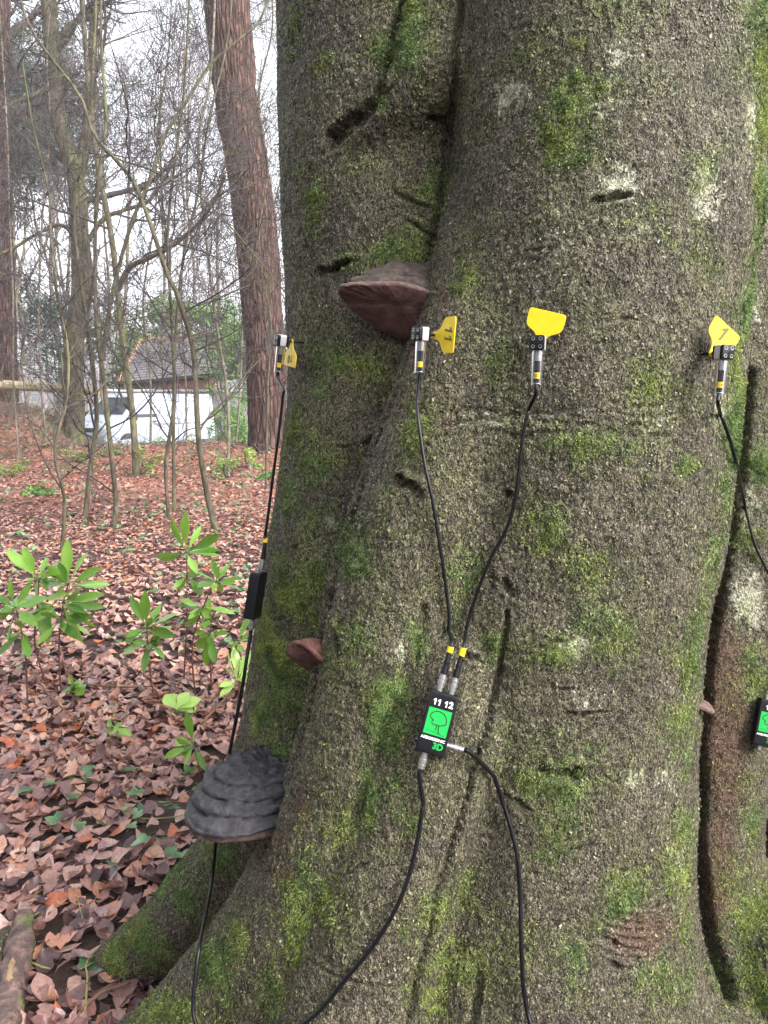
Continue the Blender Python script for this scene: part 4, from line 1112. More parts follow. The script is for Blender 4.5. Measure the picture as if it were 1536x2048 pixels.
def connector(mb, prof, a, d):
    """silver plug: profile of (distance along d, radius) turned about the axis a + s*d"""
    mb.tube([a + d * s for s, _ in prof], [q for _, q in prof], 16)
BNC = [(0, .0058), (.004, .0058), (.0042, .0072), (.010, .0072), (.0102, .0060), (.0135, .0060), (.0137, .0070), (.0165, .0070), (.0167, .0056), (.021, .0056)]
def make_box(C, out, up, label, nums, size=(.050, .104, .024), side_plug=True):
    r, o, u = basis(out, up)
    w, h, d = size
    Mx = mat4(C, r, o, u)
    T = thing('amplifier_box', label, 'amplifier box', tuple(C), 'amplifier boxes wired to the sensors')
    def fin(mb, name, mat, par, **k): return place(mb.build(name, mat, par, world_space=False, **k), Mx)
    sh = rounded([(-w / 2, -h / 2), (w / 2, -h / 2), (w / 2, h / 2), (-w / 2, h / 2)], .004)
    fin(MB().prism(sh, -d / 2, d / 2), 'case', M_BLACK, T, bevel=.0022, seg=3)
    face = fin(MB().prism(rounded([(-w / 2 + .0045, -h / 2 + .005), (w / 2 - .0045, -h / 2 + .005), (w / 2 - .0045, h / 2 - .005), (-w / 2 + .0045, h / 2 - .005)], .002), d / 2 - .001, d / 2 + .0005), 'face_plate', M_BLACK, T)
    # green panel with the outline drawing of a tree
    gw, gz0, gz1 = .0197, -.0200, .0240
    pan = fin(MB().prism([(-gw, gz0), (gw, gz0), (gw, gz1), (-gw, gz1)], d / 2, d / 2 + .0009), 'green_panel', M_GREEN, T, smooth=False)
    crown = [(-.0030, -.0058), (-.0080, -.0050), (-.0092, -.0015), (-.0072, .0012), (-.0105, .0025), (-.0145, .0065), (-.0130, .0115), (-.0095, .0145), (-.0040, .0170), (.0020, .0165), (.0070, .0150), (.0115, .0105), (.0140, .0050), (.0142, .0005), (.0125, -.0030), (.0085, -.0035), (.0060, -.0055), (.0010, -.0052), (-.0030, -.0058)]
    def line(pts, wd): 
        q = spline([(x, d / 2 + .0010, z + .003) for x, z in pts], len(pts) * 4)
        return tube_mesh(q, wd, 5)
    dr = MB()
    dr.add(*line(crown, .0008))
    dr.add(*line([(-.0005, -.0055), (.0000, -.0120), (-.0010, -.0150)], .0007))
    dr.add(*line([(.0035, -.0055), (.0042, -.0130), (.0050, -.0165), (.0080, -.0190)], .0009))
    dr.add(*line([(-.0165, -.0172), (-.0040, -.0180), (.0040, -.0192), (.0160, -.0205)], .0003))
    fin(dr, 'tree_drawing', M_DARK, pan)
    t0 = lambda x, z: mat4(C + r * x + u * z + o * (d / 2 + .0007), r, o, u)
    if nums:
        number_obj('channel_number', nums[0], .0145, M_WHITE, t0(-.0085, .0345), T, .0006)
        number_obj('channel_number', nums[1], .0145, M_WHITE, t0(.0110, .0345), T, .0006)
    text_obj('maker_name', 'ARBORSONIC', .0066, M_WHITE, t0(-.0005, -.0265), T, .00012)
    text_obj('maker_name', '3D', .0145, M_GREEN, t0(.0105, -.0370), T, .0006)
    ends = {}
    for key, base, dv in (('a', np.array([-.0105, 0, h / 2]), np.array([0, 0, 1.0])), ('b', np.array([.0105, 0, h / 2]), np.array([0, 0, 1.0])), ('c', np.array([-.007, 0, -h / 2]), np.array([0, 0, -1.0])), ('d', np.array([w / 2, 0, -h / 2 + .020]), np.array([1.0, 0, 0]))):
        if key == 'd' and not side_plug: continue
        mb = MB(); connector(mb, [(-.002, .0050), (.006, .0050), (.0062, .0062), (.008, .0062), (.0082, .0048), (.010, .0048)], base, dv)
        fin(mb, 'socket', M_STEEL, T)
        wd = r * dv[0] + o * dv[1] + u * dv[2]
        ends[key] = (C + r * base[0] + o * base[1] + u * base[2] + wd * .0075, wd)
    return T, ends

def depth_path(px, off=.006, Y=None):
    """cable run: pixels resolved onto the bark (kept off it by off), depth smoothed along the run"""
    px = spline(px, 40); ys = []
    for k, (u, v) in enumerate(px):
        if Y is not None and np.isfinite(Y(k / 39)): ys.append(Y(k / 39)); continue
        P, n = hit(u, v, BV)
        ys.append(P[1] if P is not None else np.nan)
    ys = np.array(ys); ok = np.isfinite(ys); ys = np.interp(np.arange(40), np.where(ok)[0], ys[ok])
    lo = np.array([ys[max(0, k - 2):k + 3].min() for k in range(40)])
    ker = np.hanning(9); ker /= ker.sum()
    sm = np.convolve(np.pad(lo, 4, mode='edge'), ker, 'valid') - off
    return np.array([at(u, v, y) for (u, v), y in zip(px, sm)])
def make_cable(pts, rad, label, start=None, end=None, band=None, cat='cable'):
    """start / end: (point, direction) of a socket the cable's plug is pushed on"""
    T = thing('cable', label, cat, tuple(pts[0]), 'black cables running over the trunk')
    P = np.array(pts)
    def plug(sock):
        a, d = sock
        mb = MB(); connector(mb, BNC, a, d)
        pg = mb.build('plug', M_STEEL, T)
        return a + d * .021, d
    pre, post = [], []
    if start is not None:
        a, d = plug(start); pre = [a, a + d * .012]
    if end is not None:
        a, d = plug(end)
        if band:                                   # ribbed boot and yellow marker on the lead
            n = 15; q = [a + d * (.036 * k / (n - 1)) for k in range(n)]
            rr = [(.0064 - .0002 * k if k % 2 else .0057 - .0002 * k) if k < 8 else .0050 - .00018 * (k - 8) for k in range(n)]
            MB().tube(q, rr, 14).build('strain_relief', M_CABLE, T)
            a2 = a + d * .0375
            for bq in range(band):
                s0 = .0005 + bq * .0072
                MB().tube([a2 + d * s0, a2 + d * (s0 + (.0066 if band > 1 else .0100))], .0054, 14).build('marker_band', M_YEL, T)
            post = [a + d * .055, a + d * .034]
        else: post = [a + d * .012, a]
    full = np.array(list(pre) + list(P[4:] if start is not None else P) + list(post))
    k = spline(full, max(60, len(full) * 3))
    MB().tube(k, rad, 12).build('lead', M_CABLE, T)
    return T

def head_at(u, v, stand=.052):
    P, n = hit(u, v, BV)
    d = ray(u, v); d /= np.linalg.norm(d)
    return P - d * stand
SENS = [
 ('11', (843, 668), (-.80, -.60, .02), (.02, -.05, 1), 90, 'sensor on the rib just below the big shelf fungus, turned half sideways'),
 ('12', (1076, 686), (-.34, -.94, .0), (.03, .03, 1), 12, 'sensor facing forward, below the blank upright yellow tag'),
 ('1', (1446, 705), (.28, -.96, .0), (.05, 0, 1), 30, 'sensor near the mossy right flank of the trunk, below the tag numbered 1'),
]
TAGL = {'11': 'yellow tag numbered 11 turned on its side below the shelf fungus', '12': 'blank upright yellow tag behind the forward facing sensor', '1': 'tilted yellow tag printed with the number 1'}
lead_start = {}
for num, (u, v), out, up, ang, lab in SENS:
    C = head_at(u, v, {'11': .075, '12': .050, '1': .095}[num])
    T, r, o, uu, end = make_sensor(C, out, up, lab, num)
    lead_start[num] = (end, -uu)
    dist = {'11': -.030, '12': -.020, '1': -.026}[num]
    make_tag(C + o * dist, r, o, uu, ang, TAGL[num], None if num == '12' else num, .034 if num == '1' else .027)
# the sensor on the trunk's left flank, seen from its side
P, n = hit(604, 676, BV)
out = np.array([-.86, -.50, .05]); out /= np.linalg.norm(out)
C10 = at(563, 681, P[1] - .030)
T, r, o, uu, end = make_sensor(C10, out, (-.12, -.30, 1), 'sensor seen from its side, standing out past the left edge of the trunk', None)
lead_start['10'] = (end, -uu)
make_tag(C10 - o * .024, r, o, uu, 176, 'yellow tag seen almost edge-on, hanging from the pin at the left edge of the trunk', '10', .022)

# amplifier boxes
P, n = hit(875, 1445, BV)
boxC = at(875, 1445, P[1] - .022)
up_box = at(891, 1382, P[1] - .022) - at(859, 1503, P[1] - .020)
box_mid, sock = make_box(boxC, (-.10, -1, .28), up_box, 'black box with green tree panel, marked 11 and 12, lying on the root swelling', ('11', '12'))
P, n = hit(1530, 1448, BV)
box_r, sock_r = make_box(at(1534, 1446, P[1] - .03), (-.16, -.95, .25), (.20, .05, 1), 'black box with green panel hanging on the rear lobe, beyond the mossy flank', ('1', '2'))
box_l, sock_l = make_box(at(511, 1190, 1.665), (-1, .22, .14), (.16, .10, 1), 'black box seen edge-on, hanging at the mossy left edge of the trunk', ('9', '10'), side_plug=False)

# leads
def lead(num, px, sk, label, Y=None, band=1, rad=.0031):
    a, d = lead_start[num]
    P = depth_path(px, .008, Y)
    P = np.vstack([[a, a + d * .016], P[5:]])
    return make_cable(P, rad, label, None, sk, band)
lead('11', [(836, 760), (834, 800), (838, 850), (850, 930), (865, 1000), (878, 1080), (890, 1160), (898, 1230), (897, 1262)], sock['a'], 'cable from the sensor under the shelf fungus down to the box marked 11 and 12')
lead('12', [(1068, 782), (1060, 810), (1048, 860), (1040, 920), (1030, 1000), (1012, 1060), (985, 1110), (960, 1170), (940, 1230), (932, 1262)], sock['b'], 'cable swinging from the forward facing sensor to the box marked 11 and 12', band=2)
P1 = depth_path([(1434, 800), (1440, 825), (1460, 880), (1478, 950), (1492, 1020), (1510, 1090), (1536, 1145), (1556, 1200), (1556, 1270)], .008)
a, d = lead_start['1']
make_cable(np.vstack([[a, a + d * .016], P1[5:]]), .0031, 'cable running down the right flank from the sensor with tag 1', None, sock_r['b'], 1)
lead('10', [(570, 752), (565, 800), (556, 880), (545, 960), (535, 1040), (529, 1075)], sock_l['a'], 'cable hanging down the left edge of the trunk from the side-on sensor', lambda t: 1.60 + .05 * t)
make_cable(depth_path([(849, 1580), (846, 1610), (835, 1680), (815, 1760), (785, 1830), (740, 1900), (690, 1960), (650, 2010), (612, 2044), (540, 2090)], .006), .0038, 'thick cable curving from the bottom of the box marked 11 and 12 across the root', sock['c'])
make_cable(depth_path([(962, 1517), (985, 1548), (1004, 1600), (1020, 1650), (1034, 1710), (1040, 1780), (1042, 1860), (1045, 1950), (1052, 2010), (1062, 2050), (1085, 2110)], .006), .0038, 'thick cable leaving the side of the box marked 11 and 12 and dropping straight down', sock['d'])
def ycab(t):
    return np.interp(t, [0, .45, .50, 1], [1.66, 1.63, np.nan, np.nan])
make_cable(depth_path([(500, 1262), (494, 1310), (487, 1360), (475, 1425), (462, 1490), (450, 1560), (437, 1630), (431, 1690), (424, 1760), (411, 1830), (399, 1890), (390, 1960), (386, 2010), (392, 2048), (420, 2095)], .010, ycab), .0040, 'cable from the edge-on box passing behind the dark fungus and down over the roots', sock_l['c'])
# ------------------------------------------------------------------ bracket fungi
def fungus_material(name, c0, c1, c2, scale=60, rough=.85):
    M = Mat(name); v = M.coords('Object'); vz = M.coords('Object', (1, 1, 3.0))
    n1, n2, n3 = M.noise(v, scale, 5, .65), M.noise(v, scale * 4, 4, .7), M.noise(vz, 30, 3)
    c = M.ramp(n1, [(.25, c0), (.5, c1), (.8, c2)])
    c = M.mix(.5, c, M.ramp(n3, [(.3, srgb(150, 145, 140)), (.7, srgb(255, 255, 255))]), 'MULTIPLY')
    h = M.math('ADD', n1, M.math('MULTIPLY', n2, .5))
    return M.set(color=c, rough=rough, normal=M.bump(h, .7, .006), Specular_IOR_Level=.3)
M_FTOP = fungus_material('fungus_crust_brown', srgb(44, 38, 35), srgb(76, 67, 62), srgb(110, 99, 92))
M_FRIM = fungus_material('fungus_margin_pink', srgb(80, 62, 60), srgb(108, 88, 84), srgb(138, 118, 112), 90)
M_FPORE = fungus_material('fungus_pores', srgb(74, 52, 50), srgb(94, 68, 64), srgb(108, 80, 74), 40, .9)
M_FDARK = fungus_material('fungus_crust_slate', srgb(30, 30, 33), srgb(54, 53, 57), srgb(88, 86, 88), 55, .6)
M_FRED = fungus_material('fungus_crust_red', srgb(52, 32, 30), srgb(88, 58, 52), srgb(124, 90, 80), 80)
def make_fungus(C, r, w, a, c, root, rr, label, mats, seed=1, bands=3, bulge=.02, sag=0.0, slide=0.0, stretch=1.0, pore=.012, rough=1.0, nt=128, ns=64, tier=None):
    """C centre of the pore side, r / w its lateral and forward axes (half sizes a, c); root: where the crust runs into the bark, rr its radius
    stretch / slide lengthen the rear of the pore side and shift it sideways"""
    r = np.array(r, float) / np.linalg.norm(r); w = np.array(w, float); w = w - r * (w @ r); w /= np.linalg.norm(w)
    n = np.cross(r, w); n = n if n[2] < 0 else -n                       # pore side looks along n (down)
    T = thing('bracket_fungus', label, 'fungus', tuple(C))
    rg = np.random.default_rng(seed); ph = rg.uniform(0, 6.28, 8)
    f = np.linspace(0, 2 * np.pi, nt, endpoint=False)
    wav = 1 + .030 * np.sin(3 * f + ph[0]) + .020 * np.sin(5 * f + ph[1]) + .008 * np.sin(13 * f + ph[2])
    sn = np.sin(f); back = np.clip(-sn, 0, 1)
    X = a * np.cos(f) * wav + slide * back ** 1.3; Wv = c * sn * wav * np.where(sn < 0, stretch, 1); Nn = .006 * np.sin(2 * f + ph[3]) + sag * np.clip(sn, 0, 1) ** 2
    rim = C + X[:, None] * r + Wv[:, None] * w + Nn[:, None] * n
    rad = (X[:, None] * r + Wv[:, None] * w); rad /= np.linalg.norm(rad, axis=1)[:, None]
    ring = root + rr * (np.cos(f)[:, None] * r + .7 * sn[:, None] * w)
    def closed(nm, G, mat):
        m = len(G)
        F_ = [(i * nt + j, i * nt + (j + 1) % nt, (i + 1) * nt + (j + 1) % nt, (i + 1) * nt + j) for i in range(m - 1) for j in range(nt)]
        mb = MB(); mb.add(G.reshape(-1, 3), F_)
        return mb.build(nm, mat, T, angle=math.radians(75))
    s = np.linspace(0, 1, ns)[:, None, None]
    G = ring[None] * (1 - s) + rim[None] * s - n * bulge * 4 * s * (1 - s) * (.6 + .8 * s)
    k = (s[..., 0] ** 2.2) * (bands + .5) + .16 * np.sin(2 * f + ph[4])[None] + .10 * np.sin(3 * f + ph[6])[None] + .02 * np.sin(9 * f + ph[5])[None]
    roll = np.abs(np.sin(np.pi * k)) ** .45                              # rounded bands with narrow grooves
    amp = np.clip((s[..., 0] - .25) * 1.6, 0, 1) * .0075 * rough
    G = G + (rad[None] - n * .35) * ((roll - .75) * amp)[..., None]
    q = G.reshape(-1, 3)
    b1 = (fbm(q, 42, 3, seed + 7) - .5).reshape(ns, nt); b2 = (fbm(q, 120, 2, seed + 9) - .5).reshape(ns, nt)
    lum = np.clip(1.25 - s[..., 0], .25, 1) * rough
    G = G - n * ((b1 * .016 + b2 * .005) * lum)[..., None] + rad[None] * ((b1 * .010) * lum)[..., None]
    closed('crust', G, mats[0])
    # rolled margin turning under
    g = [G[-1] + rad * (.0052 * math.sin(t)) + n * (.0052 * (1 - math.cos(t))) for t in np.linspace(0, math.pi, 9)]
    closed('margin', np.array(g), mats[1])
    s2 = np.linspace(0, 1, 24)[:, None, None]
    mid = C + r * slide * .4
    L2 = g[-1][None] * (1 - s2) + mid * s2 + n * pore * (1 - (1 - s2) ** 2)
    L2 = L2 + n * (((fbm(L2.reshape(-1, 3), 26, 2, seed + 3) - .5).reshape(24, nt)[..., None]) * .006 * np.minimum(1, s2 * 4))
    closed('pore_surface', L2, mats[2])
    if tier:
        fac, dz, mt = tier
        base = C + (X * fac)[:, None] * r + (Wv * fac)[:, None] * w
        prof = [(.80, .002), (.97, dz * .5), (1.0, dz * .75), (1.02, dz), (1.0, dz * 1.25), (.93, dz * 1.4), (.4, dz * 1.5)]
        Gt = np.array([C + (base - C) * p_ + n * z_ for p_, z_ in prof])
        Gt = Gt + n * ((fbm(Gt.reshape(-1, 3), 50, 2, seed + 5) - .5).reshape(len(prof), nt)[..., None] * .006)
        closed('lower_tier', Gt, mt)
    return T
P, n = hit(800, 640, BV)
Yf = P[1] - .060
make_fungus(at(786, 602, Yf), (.98, -.08, -.16), (-.03, -.66, .75), .102, .038, at(856, 526, Yf + .11), .036, 'large brown shelf fungus with a purple-brown underside, high in the fold of the trunk', (M_FTOP, M_FRIM, M_FPORE), 3, 3, .018, slide=.045, stretch=1.95, pore=.010, rough=2.0)
Yl = 1.49
make_fungus(at(490, 1606, Yl), (.90, -.42, .06), (-.42, -.90, .02), .118, .110, at(584, 1508, 1.61), .055, 'dark slate coloured hoof fungus with stacked growth bands, low on the left root', (M_FDARK, M_FDARK, M_FRED), 8, 4, .040, pore=.006, rough=2.1, tier=(.92, .024, M_FRIM))
P, n = hit(640, 1320, BV)
Ys = P[1] + .012
make_fungus(at(613, 1302, Ys), (.90, -.40, -.05), (-.30, -.60, .75), .034, .024, at(650, 1285, Ys + .03), .016, 'small reddish bracket fungus wedged in the mossy crevice', (M_FRED, M_FRED, M_FPORE), 12, 2, .006, slide=.022, stretch=3.2, pore=.006, rough=.6, nt=64, ns=30)
P, n = hit(1386, 1408, BV)
Yt = P[1] + .05
make_fungus(at(1396, 1410, Yt), (.95, .10, 0), (0, -.9, .2), .024, .018, at(1380, 1402, Yt + .01), .012, 'tiny pinkish bracket fungus peeping out behind the right flank of the trunk', (M_FRIM, M_FRIM, M_FRIM), 15, 2, .004, pore=.004, rough=.4, nt=40, ns=20)
# ------------------------------------------------------------------ background woodland
def tubes_batch(P, R, sides):
    """P (n, m, 3), R (n, m) -> one vertex array and quads for n tubes of m rings"""
    n, m, _ = P.shape
    T = np.gradient(P, axis=1); T /= np.linalg.norm(T, axis=2, keepdims=True) + 1e-9
    ref = np.where(np.abs(T[..., 2:3]) < .9, np.array([0, 0, 1.0]), np.array([1.0, 0, 0]))
    A = np.cross(T, ref); A /= np.linalg.norm(A, axis=2, keepdims=True) + 1e-9
    B = np.cross(T, A)
    an = np.arange(sides) * 2 * np.pi / sides
    V_ = P[:, :, None] + R[:, :, None, None] * (np.cos(an)[None, None, :, None] * A[:, :, None] + np.sin(an)[None, None, :, None] * B[:, :, None])
    idx = np.arange(n * m * sides).reshape(n, m, sides); nx = np.roll(idx, -1, 2)
    Fq = np.stack([idx[:, :-1], nx[:, :-1], nx[:, 1:], idx[:, 1:]], -1).reshape(-1, 4)
    return V_.reshape(-1, 3), Fq
class Twigs:
    def __init__(self): self.v, self.f, self.n = [], [], 0
    def add(self, P, R, sides):
        V_, F_ = tubes_batch(P, R, sides); self.v.append(V_); self.f.append(F_ + self.n); self.n += len(V_)
    def mesh(self, name, mat): return mesh_from(name, np.vstack(self.v), np.vstack(self.f), mat)
def sprout(rg, par, prad, count, l0, l1, t0, t1, ang, m=6, wander=.18, lift=.15, rfac=.55):
    """children on parent polylines par (n, m, 3): returns (k, m, 3) polylines and (k, m) radii"""
    n, mp, _ = par.shape
    pi = rg.integers(n, size=count); t = rg.uniform(t0, t1, count) ** .9 * (mp - 1)
    i = np.minimum(t.astype(int), mp - 2); f = (t - i)[:, None]
    base = par[pi, i] * (1 - f) + par[pi, i + 1] * f
    r0 = (prad[pi, i] * (1 - f[:, 0]) + prad[pi, i + 1] * f[:, 0]) * rfac * rg.uniform(.6, 1.1, count)
    d = par[pi, i + 1] - par[pi, i]; d /= np.linalg.norm(d, axis=1)[:, None] + 1e-9
    q = rg.normal(size=(count, 3)); q -= d * (q * d).sum(1)[:, None]; q /= np.linalg.norm(q, axis=1)[:, None]
    a = np.radians(rg.normal(ang, 14, count))[:, None]
    dr = d * np.cos(a) + q * np.sin(a)
    L = rg.uniform(l0, l1, count) * (1.15 - .55 * (t / (mp - 1)))
    P = np.zeros((count, m, 3)); P[:, 0] = base
    for k in range(1, m):
        dr = dr + rg.normal(0, wander, (count, 3)) + np.array([0, 0, lift / m]); dr /= np.linalg.norm(dr, axis=1)[:, None]
        P[:, k] = P[:, k - 1] + dr * (L / (m - 1))[:, None]
    R = r0[:, None] * np.linspace(1, .35, m)[None]
    return P, R
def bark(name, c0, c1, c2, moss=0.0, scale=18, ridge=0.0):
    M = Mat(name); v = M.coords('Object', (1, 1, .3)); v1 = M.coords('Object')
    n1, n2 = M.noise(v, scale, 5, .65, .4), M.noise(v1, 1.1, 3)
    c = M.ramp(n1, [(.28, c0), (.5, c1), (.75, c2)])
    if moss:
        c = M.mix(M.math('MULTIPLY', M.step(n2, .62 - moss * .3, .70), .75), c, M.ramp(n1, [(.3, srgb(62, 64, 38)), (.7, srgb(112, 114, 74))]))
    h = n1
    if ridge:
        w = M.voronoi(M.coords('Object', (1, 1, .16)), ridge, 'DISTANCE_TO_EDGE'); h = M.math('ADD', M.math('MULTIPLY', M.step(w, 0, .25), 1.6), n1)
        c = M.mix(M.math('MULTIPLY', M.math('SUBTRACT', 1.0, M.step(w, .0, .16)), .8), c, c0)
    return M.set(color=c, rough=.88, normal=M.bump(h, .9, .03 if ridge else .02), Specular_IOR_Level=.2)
M_BK_OLIVE = bark('sapling_bark', srgb(46, 43, 35), srgb(76, 71, 58), srgb(106, 101, 86), .35)
M_BK_GREY = bark('grey_bark', srgb(58, 54, 48), srgb(98, 92, 82), srgb(140, 134, 122), .25)
M_BK_OAK = bark('oak_bark', srgb(44, 41, 33), srgb(72, 67, 54), srgb(104, 98, 80), .55, 10)
M_BK_RED = bark('ridged_red_bark', srgb(34, 25, 24), srgb(80, 58, 52), srgb(114, 88, 80), 0, 10, 12)
M_BK_DARK = bark('dark_twigs', srgb(40, 36, 37), srgb(66, 60, 60), srgb(98, 92, 90), .1)
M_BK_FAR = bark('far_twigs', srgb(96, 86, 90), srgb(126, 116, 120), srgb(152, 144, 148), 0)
def wood_tree(name, px, Y, w0, w1, mat, label, seed, limbs=14, sub=70, twig=420, limb_len=(.16, .36), extra=(), t0=.32, group=None, fine=None, base_z=None, twig_r=None, sink=.1, ang=48):
    """px: path in photo pixels base first, standing at distance Y; limbs / sub / twig: how many branches of each order"""
    rg = np.random.default_rng(seed)
    pts = np.array([at(u, v, Y) for u, v in px])
    gz0 = ground_z(pts[0, 0], pts[0, 1])
    pts[0, 2] = gz0 if base_z is None else base_z
    T = thing(name, label, 'tree', tuple(pts[0]), group)
    pts = np.vstack([pts[0] - np.array([0, 0, sink]), pts])
    for k in range(2, len(pts)): pts[k, 1] += rg.normal(0, .06)
    m = 40; k = spline(pts, m)
    H_ = np.linalg.norm(k[-1] - k[0])
    pxm = Y / FOC * (1.0 if w0 > 40 else .5)
    tt = np.linspace(0, 1, m); r = (w0 + (w1 - w0) * tt) * pxm / 2 * (1 + .5 * np.exp(-tt * 26))
    V_, F_ = tube_mesh(k, r, 14)
    ax = np.repeat(k, 14, 0); V_ = ax + (V_ - ax) * (.88 + .24 * fbm(V_, 3.2 / max(.08, w0 * pxm), 2, seed))[:, None]
    mb = MB(); mb.add(V_, F_); mb.build('trunk', mat, T, angle=math.radians(80))
    Tw = Twigs(); par, prad = k[None], r[None]
    ext = []
    for path, wa, wb, dY in extra:
        q = spline([at(u, v, Y + dY * i / max(1, len(path) - 1)) for i, (u, v) in enumerate(path)], 40)
        rq = np.linspace(wa, wb, 40) * pxm / 2
        lm = MB(); lm.tube(q, rq * (.9 + .25 * fbm(q, 4, 2, seed)), 9); lm.build('limb', mat, T); ext.append((q, rq))
    if ext:
        par = np.concatenate([par] + [q[None] for q, _ in ext]); prad = np.concatenate([prad] + [rq[None] for _, rq in ext])
    tr = twig_r or .0028
    if limbs:
        P1, R1 = sprout(rg, par, prad, limbs, H_ * limb_len[0], H_ * limb_len[1], t0, .98, ang, 9, .16, .5, .5)
        Tw.add(P1, np.maximum(R1, tr * 1.8), 6)
        P2, R2 = sprout(rg, P1, R1, sub, H_ * .07, H_ * .17, .15, 1, 45, 7, .2, .25, .55)
        Tw.add(P2, np.maximum(R2, tr * 1.2), 4)
        allp, allr = P2, R2
        P3, R3 = sprout(rg, P2, R2, twig, H_ * .03, H_ * .085, .1, 1, 42, 5, .2, .15, .6)
        Tw.add(P3, np.maximum(R3, tr), 3)
        P4, R4 = sprout(rg, P3, R3, twig, H_ * .015, H_ * .045, .2, 1, 40, 4, .2, .1, .7)
        Tw.add(P4, np.maximum(R4, tr * .8), 3)
        obj('crown', Tw.mesh('crown', fine or mat), T)
    return T
G_SAP = 'slim bare trees standing in the leaf carpet'
wood_tree('bare_sapling', [(122, 1105), (133, 1000), (120, 900), (130, 800), (132, 700), (118, 600), (100, 480), (88, 380), (60, 250), (40, 120)], 7.5, 16, 6, M_BK_OLIVE, 'crooked thin sapling rising just behind the seedlings', 101, 24, 120, 630, t0=.16, group=G_SAP, twig_r=.0022, fine=M_BK_DARK)
wood_tree('bare_sapling', [(170, 1034), (178, 940), (186, 830), (178, 700), (165, 560), (150, 430), (170, 300), (185, 150), (190, -50)], 9.9, 22, 10, M_BK_OLIVE, 'straight olive-barked young tree in front of the nose of the van', 102, 21, 120, 750, t0=.16, group=G_SAP, twig_r=.0022, fine=M_BK_DARK)
wood_tree('bare_sapling', [(228, 1052), (228, 1000), (226, 900), (205, 760), (198, 650), (186, 520), (200, 380), (215, 250), (205, 100), (210, -60)], 9.2, 23, 9, M_BK_OLIVE, 'young tree forking into a long limb that slants across the ridged trunk', 103, 21, 120, 780, t0=.16, group=G_SAP, twig_r=.0022, fine=M_BK_DARK,
  extra=[([(205, 720), (222, 600), (262, 450), (300, 360), (330, 270), (372, 205), (420, 130), (480, 78), (520, 40), (548, -40)], 16, 9, .6), ([(200, 420), (130, 352), (60, 352), (0, 340), (-40, 330)], 5, 3, -.4), ([(205, 300), (245, 322), (290, 335), (380, 380), (440, 430), (500, 500), (560, 572), (575, 590)], 7, 5, -.8)])
wood_tree('bare_sapling', [(272, 955), (265, 840), (247, 700), (240, 620), (224, 480), (196, 330), (180, 200), (165, 80), (160, -50)], 15, 28, 16, M_BK_OLIVE, 'mossy young tree standing before the driver window of the van', 104, 24, 135, 900, t0=.16, group=G_SAP, twig_r=.0022, fine=M_BK_DARK,
  extra=[([(236, 580), (260, 535), (300, 515), (350, 488), (395, 448), (430, 400), (450, 350)], 22, 10, -1.0)])
wood_tree('bare_sapling', [(338, 1040), (332, 930), (345, 800), (338, 640), (335, 480), (350, 330), (365, 180), (380, -40)], 9.6, 17, 7, M_BK_OLIVE, 'left stem of the close pair of slim trees before the white van side', 105, 18, 105, 630, t0=.16, group=G_SAP, twig_r=.0022, fine=M_BK_DARK)
wood_tree('bare_sapling', [(348, 1012), (345, 900), (347, 780), (352, 640), (370, 500), (395, 380), (420, 250), (450, 90), (470, -60)], 10.6, 16, 6, M_BK_OLIVE, 'right stem of the close pair of slim trees, leaning towards the ridged trunk', 106, 18, 105, 630, t0=.16, group=G_SAP, twig_r=.0022, fine=M_BK_DARK)
wood_tree('bare_sapling', [(432, 1070), (412, 980), (402, 880), (392, 780), (380, 690), (358, 590), (330, 540), (300, 440), (262, 360), (232, 320), (190, 270), (150, 180), (60, 60), (30, -40)], 8.9, 27, 8, M_BK_OLIVE, 'leaning grey sapling curving over from the foot of the ridged trunk', 107, 24, 135, 780, t0=.16, group=G_SAP, twig_r=.0022, fine=M_BK_DARK,
  extra=[([(400, 860), (420, 830), (460, 790), (500, 740), (540, 700)], 9, 4, .4), ([(140, 665), (200, 655), (260, 640), (330, 625), (400, 610), (450, 590), (500, 570)], 4, 6, .2)])
wood_tree('bare_sapling', [(456, 940), (452, 800), (432, 640), (410, 480), (398, 300), (420, 150), (430, -40)], 15.5, 15, 8, M_BK_GREY, 'slender far stem between the leaning sapling and the ridged trunk', 108, 18, 105, 750, t0=.16, group=G_SAP, twig_r=.0022, fine=M_BK_DARK)
wood_tree('bare_sapling', [(530, 905), (535, 760), (540, 640), (525, 560), (520, 460), (535, 330), (515, 200), (545, 60), (540, -60)], 12.5, 11, 5, M_BK_OLIVE, 'thin pale sapling growing in front of the ridged trunk', 109, 18, 120, 630, t0=.16, group=G_SAP, twig_r=.0022, fine=M_BK_OLIVE)
wood_tree('ridged_tree', [(536, 928), (530, 700), (505, 400), (472, 200), (453, 0), (440, -160), (430, -320)], 18, 76, 88, M_BK_RED, 'tall leaning tree with reddish vertically ridged bark', 110, 0, 0, 0)
wood_tree('ridged_tree', [(6, 770), (0, 500), (-8, 250), (-10, 0), (-12, -160)], 25, 52, 46, M_BK_RED, 'straight reddish trunk behind the fallen log', 111, 10, 50, 300, t0=.55, fine=M_BK_DARK)
wood_tree('oak_tree', [(150, 890), (150, 700), (162, 560), (160, 470), (150, 350), (118, 240), (105, 150), (100, 20), (95, -80)], 21, 41, 26, M_BK_OAK, 'big mossy oak with a forked trunk and crooked limbs', 112, 18, 120, 800, fine=M_BK_DARK,
  extra=[([(152, 370), (172, 280), (182, 180), (187, 60), (194, -60)], 24, 14, .5), ([(120, 150), (80, 185), (40, 200), (10, 215), (-40, 240)], 10, 6, -.8), ([(160, 480), (120, 450), (70, 470), (20, 500), (-40, 520)], 8, 5, -.5), ([(166, 500), (205, 440), (250, 420), (300, 400), (345, 330)], 10, 5, .8)])
